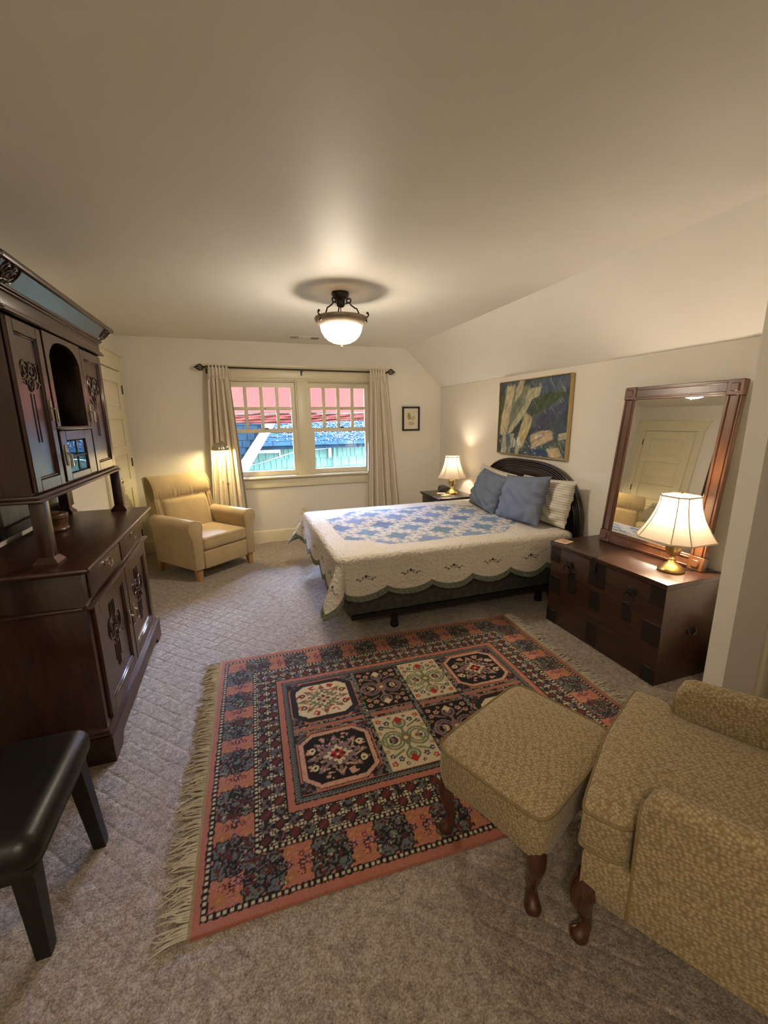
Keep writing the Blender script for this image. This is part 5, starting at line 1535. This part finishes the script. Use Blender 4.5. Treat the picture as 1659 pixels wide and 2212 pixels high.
pt = thing('abstract_painting', (XK, 3.41, 1.155), 'abstract blue, green and cream painting in thin gilt frame above the bed', 'painting')
PY0, PY1, PZ0, PZ1 = 2.905, 3.925, 1.152, 1.875
cv, U, V = grid_obj('canvas', 300, 220, lambda u, v: np.stack([np.full_like(u, XK - 0.026), PY1 - 0.008 - u * (PY1 - PY0 - 0.016), PZ0 + 0.008 + v * (PZ1 - PZ0 - 0.016)], -1), attrmat('oil_paint', 0.45, 0.35, 90, 0.12, spec=0.4), pt)
VT = 1 - V
u2 = U + 0.02 * (vnoise(U * 14, VT * 14, 1) - 0.5) + 0.012 * (vnoise(U * 60, VT * 60, 2) - 0.5)
v2 = VT + 0.02 * (vnoise(U * 14, VT * 14, 3) - 0.5) + 0.012 * (vnoise(U * 60, VT * 60, 4) - 0.5)
# coordinates are read off along the brush direction
st = vnoise((u2 + 0.55 * v2) * 40, (v2 - 0.5 * u2) * 7, 5)
n1 = vnoise(u2 * 5, v2 * 5, 6)
st2 = vnoise((u2 - 0.3 * v2) * 55, (v2 + 0.3 * u2) * 9, 55); st = 0.55 * st + 0.45 * st2
col = np.array(rgb(74, 90, 100))[None, None] * (0.45 + 1.2 * st[..., None])
def mixc(mask, c, k=1.0):
    global col
    kk = (mask.astype(float) * k)[..., None]
    col = col * (1 - kk) + np.array(rgb(*c)) * (0.62 + 0.76 * st[..., None]) * kk
def stroke(poly, c, k=1.0, ang=1.1):
    """a brushed patch: its edge frays along the stroke direction, its inside is streaked"""
    ca, sa = math.cos(ang), math.sin(ang)
    al, ac_ = U * ca + VT * sa, -U * sa + VT * ca
    acc = np.zeros(U.shape)
    for i in range(6):
        f = 0.045 * (vnoise(ac_ * 70 + i * 7, al * 4, 70 + i) - 0.5)
        w = 0.012 * (vnoise(U * 22, VT * 22, 80 + i) - 0.5)
        acc += inpoly(U + ca * f + w, VT + sa * f + w, poly)
    acc = np.clip(acc / 6 * 1.3 - 0.15, 0, 1) * (0.70 + 0.30 * (vnoise(ac_ * 48, al * 5, 90) > 0.32))
    mixc(acc, c, k)
mixc(u2 > 0.45, (70, 84, 100), 0.8); mixc((v2 > 0.12 + 0.2 * (1 - u2)) & (u2 > 0.42), (62, 80, 82), 0.7)
mixc(vnoise(u2 * 7 + v2 * 4, v2 * 5 - u2 * 3, 61) > 0.62, (104, 116, 112), 0.40); mixc(vnoise(u2 * 8 + v2 * 5, v2 * 4 - u2 * 4, 62) > 0.68, (44, 58, 60), 0.6)
mixc(vnoise(u2 * 16 + v2 * 20, v2 * 6 - u2 * 4, 63) > 0.66, (92, 104, 112), 0.5)
stroke([(0.0, 0.0), (0.10, 0.0), (0.07, 0.30), (0.0, 0.35)], (62, 72, 96), 0.9, 1.5)
stroke([(0.0, 0.22), (0.07, 0.16), (0.05, 0.52), (0.0, 0.64)], (84, 98, 58), 1, 1.4)
stroke([(0.08, 0.05), (0.48, 0.08), (0.42, 0.40), (0.20, 0.70), (0.02, 0.72), (0.06, 0.40)], (128, 134, 112), 0.85, 1.9)
stroke([(0.52, 0.30), (0.70, 0.20), (0.98, 0.20), (0.80, 0.32), (0.62, 0.44), (0.52, 0.45)], (66, 84, 48), 0.9, -0.5)
stroke([(0.55, 0.50), (0.95, 0.30), (0.98, 0.45), (0.85, 0.60), (0.62, 0.68)], (66, 72, 98), 0.65, -0.7)
stroke([(0.62, 0.04), (0.98, 0.0), (0.98, 0.16), (0.66, 0.20)], (82, 92, 116), 0.6, -0.3)
stroke([(0.115, 0.06), (0.245, 0.04), (0.215, 0.24), (0.175, 0.52), (0.125, 0.74), (0.01, 0.74), (0.02, 0.58), (0.075, 0.30)], (196, 182, 150), 1, 1.75)
stroke([(0.32, -0.02), (0.40, -0.02), (0.345, 0.16), (0.25, 0.29), (0.26, 0.14)], (190, 178, 146), 1, 2.0)
stroke([(0.44, 0.12), (0.63, 0.11), (0.61, 0.22), (0.52, 0.25), (0.42, 0.44), (0.22, 0.70), (0.15, 0.73), (0.22, 0.56), (0.42, 0.30)], (176, 172, 140), 1, 2.3)
stroke([(0.20, 0.72), (0.36, 0.52), (0.39, 0.60), (0.30, 0.78)], (44, 58, 58), 0.9, 2.3)
stroke([(0.415, 0.43), (0.53, 0.49), (0.51, 0.62), (0.40, 0.91), (0.31, 0.85), (0.335, 0.72)], (192, 178, 132), 1, 1.9)
stroke([(0.51, 0.73), (0.65, 0.67), (0.79, 0.65), (0.84, 0.76), (0.72, 0.83), (0.54, 0.91)], (186, 168, 136), 1, -0.5)
stroke([(0.57, 0.75), (0.68, 0.70), (0.695, 0.725), (0.60, 0.775)], (232, 226, 214), 1, -0.5)
stroke([(0.89, 0.70), (1.01, 0.67), (1.01, 0.75), (0.89, 0.78)], (184, 174, 142), 1, -0.3)
stroke([(0.50, 0.94), (0.74, 0.85), (1.0, 0.76), (1.0, 0.84), (0.8, 0.91), (0.6, 1.0)], (84, 102, 80), 0.9, -0.4)
stroke([(0.50, 0.93), (0.66, 0.90), (0.78, 0.92), (0.76, 0.99), (0.52, 1.0)], (48, 70, 104), 1, -0.2)
stroke([(0.75, 0.90), (0.90, 0.86), (0.94, 0.94), (0.93, 1.0), (0.79, 0.99)], (196, 174, 138), 1, -0.3)
drip = (v2 > 0.72) & (u2 < 0.36) & (vnoise(u2 * 26, v2 * 5, 9) > 0.52)
mixc(drip, (164, 166, 148), 0.9); mixc((v2 > 0.76) & (u2 < 0.36) & (vnoise(u2 * 30, v2 * 6, 10) > 0.74), (208, 208, 208), 0.8)
mixc((v2 > 0.86) & (vnoise(u2 * 22, v2 * 30, 11) > 0.80), (168, 172, 176), 0.7)
mixc(vnoise(u2 * 60 - v2 * 30, v2 * 8 + u2 * 5, 12) > 0.86, (150, 158, 150), 0.6)
setcol(cv, col.reshape(-1, 3))
for a in ((PY0, PY0 + 0.008, PZ0, PZ1), (PY1 - 0.008, PY1, PZ0, PZ1), (PY0 + 0.008, PY1 - 0.008, PZ0, PZ0 + 0.008), (PY0 + 0.008, PY1 - 0.008, PZ1 - 0.008, PZ1)):
    M().rb(XK - 0.040, XK - 0.004, *a, 0.0015, 1).obj('frame_bar', MAT['gold'], pt)
M().box(XK - 0.024, XK - 0.004, PY0 + 0.009, PY1 - 0.009, PZ0 + 0.009, PZ1 - 0.009).obj('stretcher', MAT['paper'], pt, smooth=0)

# ------------------------------------------------------------------ the patterned rug
RL, RW = 2.09, 1.555
rug = thing('oriental_rug', (-0.270, 1.088, 0), 'salmon and black oriental rug with eight panels and cream fringes', 'rug', rz=math.radians(-1.7))
nu, nv = 560, 416
pile, U, V = grid_obj('pile', nu, nv, lambda u, v: np.stack([u * RL, v * RW + 0.005 * np.sin(u * 9) * (1 - v) ** 8, 0.008 + 0.0012 * np.sin(u * 31) * np.sin(v * 23) - 0.007 * ((np.minimum(np.minimum(u * RL, RL - u * RL), np.minimum(v * RW, RW - v * RW))) < 0.002)], -1), attrmat('wool_pile', 0.95, 0.5, 420, 0.30, sheen=0.1, spec=0.1), rug, True)
X, Y = U * RL, V * RW
K = lambda *a: np.array(rgb(*a))
SAL, DRK, CRM, GRY, MAR, NVY, RED, SAGE, GLD, PNK, MAU = K(184, 117, 96), K(32, 26, 28), K(222, 206, 168), K(112, 116, 114), K(96, 42, 40), K(44, 54, 84), K(178, 44, 40), K(124, 130, 98), K(168, 124, 66), K(212, 164, 138), K(138, 112, 112)
R_ = np.empty((nu, nv, 3)); R_[:] = SAL
def put(mask, c):
    R_[mask] = c
ex, ey = np.minimum(X, RL - X), np.minimum(Y, RW - Y)
e = np.minimum(ex, ey)
jig = 0.0035 * (vnoise(X * 160, Y * 160, 21) - 0.5)
fx = vnoise(X * 130, Y * 130, 22); fx2 = vnoise(X * 75, Y * 75, 23); fx3 = vnoise(X * 48, Y * 48, 24)
# side of the border and coordinate along it
along = np.where(ey < ex, X, Y); dep = e
# main border: clumps of grey foliage alternating with salmon gaps holding small flowers
mb_ = (e > 0.055) & (e < 0.200)
perx, pery = RL / 9, RW / 7
per = np.where(ey < ex, perx, pery); cyc = (along / per) % 1.0
dense = mb_ & (np.abs(cyc - 0.5) > 0.26)
lx = ((cyc + 0.5) % 1.0 - 0.5) * per; ly = dep - 0.1275
blob = np.zeros_like(X, bool); rim = np.zeros_like(X, bool); vein = np.zeros_like(X, bool)
for (bx_, by_, br) in [(a_ * 1.05, b_ * 1.05, c_ * 1.18) for a_, b_, c_ in ((-0.030, 0.040, 0.030), (0.030, 0.042, 0.026), (-0.034, -0.038, 0.032), (0.032, -0.036, 0.030), (0.0, 0.0, 0.034), (-0.045, 0.0, 0.020), (0.045, 0.004, 0.020))]:
    d = np.hypot(lx - bx_, ly - by_) * (1 + 0.14 * np.cos(7 * np.arctan2(ly - by_, lx - bx_)))
    blob |= d < br; rim |= (np.abs(d - br) < 0.0045); vein |= (np.abs(d - br * 0.5) < 0.0035) & (fx > 0.35)
put(mb_ & blob, GRY * 0.9); put(mb_ & (rim | vein), DRK * 1.3); put(mb_ & blob & (fx2 > 0.68), MAR); put(mb_ & blob & (fx > 0.80), SAGE); put(mb_ & blob & (fx > 0.9), CRM * 0.8)
hx = (cyc - 0.5) * per
for (bx_, by_, br, c1) in ((-0.030, 0.045, 0.017, GLD), (-0.028, -0.040, 0.018, GLD), (0.012, 0.0, 0.013, DRK), (0.032, 0.004, 0.016, NVY), (0.012, 0.030, 0.010, MAR), (0.010, -0.030, 0.012, MAR), (0.036, -0.040, 0.013, GLD), (0.034, 0.046, 0.012, GLD), (-0.032, 0.002, 0.012, NVY)):
    a = np.arctan2(ly - by_, hx - bx_); d = np.hypot(hx - bx_, ly - by_)
    rr = br * (1 + 0.28 * np.cos(6 * a))
    put(mb_ & (d < rr) & ~blob, c1); put(mb_ & (d < rr * 0.45) & ~blob, SAL * 1.1)
put(mb_ & ~blob & (np.abs(np.sin(hx * 90 + 3 * np.sin(ly * 60)) * 0.02 - (ly % 0.04 - 0.02)) < 0.0022), SAL * 1.45)
# guards: dark with cream dashes
for g0, g1 in ((0.034, 0.056), (0.199, 0.219)):
    g = (e + jig > g0) & (e + jig < g1); put(g, DRK * 1.2)
    mid = (np.abs(e - (g0 + g1) / 2) < 0.0055) & (np.sin(along * 2 * PI / 0.021) > -0.1); put(g & mid, CRM * 0.85)
# inner border: lattice of cream dots around dark and maroon stars
ib = (e + jig > 0.219) & (e + jig < 0.326)
cell = 0.0535
ca, cd = (along / cell), ((e - 0.219) / cell)
ia, id_ = np.floor(ca).astype(int), np.floor(cd).astype(int); fa, fd = ca - ia - 0.5, cd - id_ - 0.5
put(ib, DRK * 1.4); chk = (ia + id_) % 2 == 0
put(ib & chk & (np.abs(fa) + np.abs(fd) < 0.42), MAR); put(ib & chk & (np.abs(fa - fd) < 0.08) & (np.abs(fa) < 0.3), MAR * 1.6)
put(ib & ~chk & (np.abs(fa) < 0.40) & (np.abs(fd) < 0.40) & (fx2 > 0.45), GRY * 0.8); put(ib & ~chk & (fx > 0.72) & (np.abs(fa) < 0.35) & (np.abs(fd) < 0.35), MAR)
edgeln = (np.abs(np.abs(fa) - 0.5) < 0.055) | (np.abs(np.abs(fd) - 0.5) < 0.055)
put(ib & edgeln & (fx > 0.62), CRM * 0.7)
dots = (np.abs(np.abs(fa) - 0.5) < 0.13) & ((np.abs(np.abs(fd) - 0.25) < 0.055)) | (np.abs(np.abs(fd) - 0.5) < 0.13) & ((np.abs(np.abs(fa) - 0.25) < 0.055))
put(ib & dots, CRM * 0.85)
put(ib & (np.hypot(np.abs(fa) - 0.5, np.abs(fd) - 0.5) < 0.11), CRM)
# salmon band, thin lines, grey-blue guard
put((e + jig > 0.326) & (e + jig < 0.362), SAL); put(np.abs(e + jig - 0.327) < 0.0035, DRK); put(np.abs(e + jig - 0.363) < 0.0035, DRK)
g2 = (e > 0.365) & (e < 0.388); put(g2, GRY * 1.0); put(g2 & (np.abs(np.sin(along * 2 * PI / 0.03 )) * 0.016 - (e - 0.369) < 0.002) & (np.abs(np.sin(along * 2 * PI / 0.03)) * 0.016 - (e - 0.369) > -0.005), DRK)
put(np.abs(e + jig - 0.389) < 0.003, DRK)
# field
F = (e > 0.390); put(F, SAL)
F0x, F1x, F0y, F1y = 0.390, RL - 0.390, 0.390, RW - 0.390
cols_ = [F0x, 0.770, 1.045, 1.320, F1x]; midy = RW / 2
for r0, r1 in ((F0y, midy - 0.016), (midy + 0.016, F1y)):
    pass
def guardline(m, a):
    put(m, GRY * 0.95); put(m & (fx2 > 0.55), DRK * 1.3); put(m & (fx > 0.75), CRM * 0.7)
band = F & (np.abs(Y - midy) < 0.030); put(band, SAL * 0.95); guardline(F & (np.abs(np.abs(Y - midy) - 0.022) < 0.009), X)
for xc in cols_[1:4]:
    guardline(F & (np.abs(X - xc) < 0.013), Y); put(F & (np.abs(np.abs(X - xc) - 0.0145) < 0.0025), DRK)
def medallion(x0, x1, y0, y1, bg, frame, petal, star, ctr, cflower, dotc):
    cx_, cy_ = (x0 + x1) / 2, (y0 + y1) / 2; w, h = (x1 - x0) / 2, (y1 - y0) / 2
    m = F & (X > x0) & (X < x1) & (Y > y0) & (Y < y1)
    dx, dy = X - cx_ + jig, Y - cy_ + jig
    put(m, SAL)
    cs = m & (np.abs(dx) > w - 0.060) & (np.abs(dy) > h - 0.060)
    put(cs, GRY * 0.7); put(cs & (fx2 > 0.5), DRK * 1.3); put(cs & (np.abs(np.abs(dx) - w + 0.03 - (np.abs(dy) - h + 0.03) * np.sign(dx * dy)) < 0.006), MAR)
    def octo(s):   # cut-corner outline with small shoulders
        ax, ay = np.abs(dx), np.abs(dy)
        a, b = w - s, h - s
        return np.maximum(np.maximum(ax - a, ay - b), np.maximum((ax - a * 0.62) * 0.75 + (ay - b * 0.62) * 0.9 - 0.052, -1)) < 0
    put(m & octo(0.008), DRK); put(m & octo(0.013), frame)
    if frame is CRM or True:
        put(m & octo(0.013) & (fx > 0.8), frame * 0.7)
    put(m & octo(0.034), DRK * 1.2); put(m & octo(0.040), bg)
    inn = m & octo(0.040)
    r = np.hypot(dx, dy * 1.12); a = np.arctan2(dy * 1.12, dx)
    put(inn & (r < 0.128 * (0.80 + 0.20 * np.cos(8 * a) + 0.10 * np.cos(16 * a))) , petal)
    put(inn & (r > 0.070) & (r < 0.124) & (np.abs(np.sin(8 * a)) > 0.72) & (fx3 > 0.30), bg)
    put(inn & (np.abs(r - 0.098 - 0.018 * np.cos(8 * a)) < 0.008) & (fx > 0.45), cflower)
    put(inn & (r > 0.112) & (r < 0.150) & (np.cos(8 * a + PI) > 0.55) & (fx2 > 0.35), cflower)
    put(inn & (r < 0.068 * (0.80 + 0.20 * np.cos(4 * a) + 0.14 * np.cos(12 * a))), DRK)
    put(inn & (r < 0.062 * (0.80 + 0.20 * np.cos(4 * a) + 0.14 * np.cos(12 * a))), star)
    put(inn & (np.abs(dx) / 0.042 + np.abs(dy) / 0.036 < 1), ctr); put(inn & (r < 0.034) & (np.cos(4 * a) > 0.5) & (r > 0.014), DRK if bg is not CRM else GRY); put(inn & (r < 0.007), CRM)
    for sx_ in (-1, 1):
        for sy_ in (-1, 1):
            d = np.hypot(dx - sx_ * (w - 0.072), dy - sy_ * 0.052) ; put(inn & (d < 0.0165), dotc); put(inn & (d < 0.006), DRK if dotc is CRM else CRM)
def crosspanel(x0, x1, y0, y1, bg, arm, red, acc):
    cx_, cy_ = (x0 + x1) / 2, (y0 + y1) / 2; w, h = (x1 - x0) / 2, (y1 - y0) / 2
    m = F & (X > x0 + 0.014) & (X < x1 - 0.014) & (Y > y0) & (Y < y1)
    dx, dy = X - cx_ + jig, Y - cy_ + jig
    put(m, bg); ax, ay = np.abs(dx), np.abs(dy)
    # curls left and right
    for s in (-1, 1):
        d = np.hypot((dx - s * 0.062), dy * 0.92)
        put(m & (np.abs(d - 0.044) < 0.012), arm); put(m & (np.abs(d - 0.044) < 0.0025), bg); put(m & (d < 0.022) & (fx3 > 0.4), acc); put(m & (d < 0.012), red)
        d2 = np.hypot(dx - s * 0.092, dy); put(m & (np.abs(d2 - 0.028) < 0.005) & (np.abs(dx) < w), arm * 1.15)
    # upright stem widening into palmettes
    put(m & (ax < 0.017 + 0.010 * np.cos(ay * 60)) & (ay < 0.135), arm)
    d = np.hypot(dx, (ay - 0.105)); put(m & (d < 0.036), arm); put(m & (np.abs(d - 0.022) < 0.003), bg)
    put(m & (ax / 0.024 + np.abs(ay - 0.128) / 0.026 < 1), red)
    put(m & (ax / 0.026 + ay / 0.026 < 1), GLD * 0.7); put(m & (ax / 0.014 + ay / 0.014 < 1), CRM)
    # sprays towards the corners
    put(m & (np.abs(ay - 0.075 - 0.5 * (ax - 0.04)) < 0.006) & (ax > 0.03) & (ax < 0.10), arm)
    for (px, py, rr, c) in ((0.062, 0.118, 0.014, acc), (0.100, 0.140, 0.013, red if arm is SAGE else acc), (0.098, 0.095, 0.012, acc), (0.112, 0.062, 0.010, GLD), (0.040, 0.150, 0.009, acc)):
        d = np.hypot(ax - px, ay - py) * (1 + 0.22 * np.cos(5 * np.arctan2(ay - py, ax - px))); put(m & (d < rr), c); put(m & (d < rr * 0.4), bg)
ylo, yhi = (F0y + 0.004, midy - 0.032), (midy + 0.032, F1y - 0.004)
MED_B = dict(bg=DRK * 0.8, frame=PNK, petal=MAU, star=CRM, ctr=RED, cflower=PNK, dotc=CRM)
MED_W = dict(bg=CRM * 1.05, frame=DRK * 1.8, petal=SAGE * 1.15, star=CRM, ctr=PNK * 0.8, cflower=RED, dotc=MAR)
medallion(cols_[0], cols_[1] - 0.013, *ylo, **MED_B); medallion(cols_[0], cols_[1] - 0.013, *yhi, **MED_W)
medallion(cols_[3] + 0.013, cols_[4], *yhi, **MED_B); medallion(cols_[3] + 0.013, cols_[4], *ylo, **MED_W)
crosspanel(cols_[1], cols_[2], *ylo, CRM * 0.92, SAGE, RED, NVY); crosspanel(cols_[2], cols_[3], *yhi, CRM * 0.92, SAGE, RED, NVY)
crosspanel(cols_[1], cols_[2], *yhi, DRK * 0.8, MAU, CRM, PNK); crosspanel(cols_[2], cols_[3], *ylo, DRK * 0.8, MAU, CRM, PNK)
# woven ends
put((ex < 0.012), K(170, 150, 110))
R_ *= (0.9 + 0.2 * vnoise(X * 220, Y * 220, 30))[..., None]
setcol(pile, R_.reshape(-1, 3) * 0.74)
M().box(0.010, RL - 0.010, 0.012, RW - 0.012, 0.0, 0.004).obj('backing', MAT['paper'], rug, local=True, smooth=0)
# fringes: loose cotton strands at both ends
MAT['fringe'] = pm('cotton_fringe', (0.47, 0.42, 0.33), 0.95, var=0.25, scale=40)
fr_ = random.Random(11)
for s in (-1, 1):
    q = M(); y = 0.01
    x0_ = 0.004 if s < 0 else RL - 0.004
    drift = 0.0
    while y < RW - 0.005:
        drift = 0.85 * drift + fr_.gauss(0, 0.008)
        l = fr_.uniform(0.055, 0.105); dy = drift + fr_.gauss(0, 0.014); dy2 = dy + fr_.gauss(0, 0.014)
        pts = bez((x0_, y, 0.006), (x0_ + s * l * 0.35, y + dy * 0.2, 0.010 + fr_.random() * 0.004), (x0_ + s * l * 0.7, y + dy, 0.004 + fr_.random() * 0.006), (x0_ + s * l, y + dy2, 0.003), 5)
        q.tube(pts, [0.003, 0.0034, 0.0032, 0.003, 0.0026, 0.0015], 4)
        y += fr_.uniform(0.0055, 0.0085)
    o = q.obj('fringe', MAT['fringe'], rug, local=True, smooth=60); o['kind'] = 'stuff'
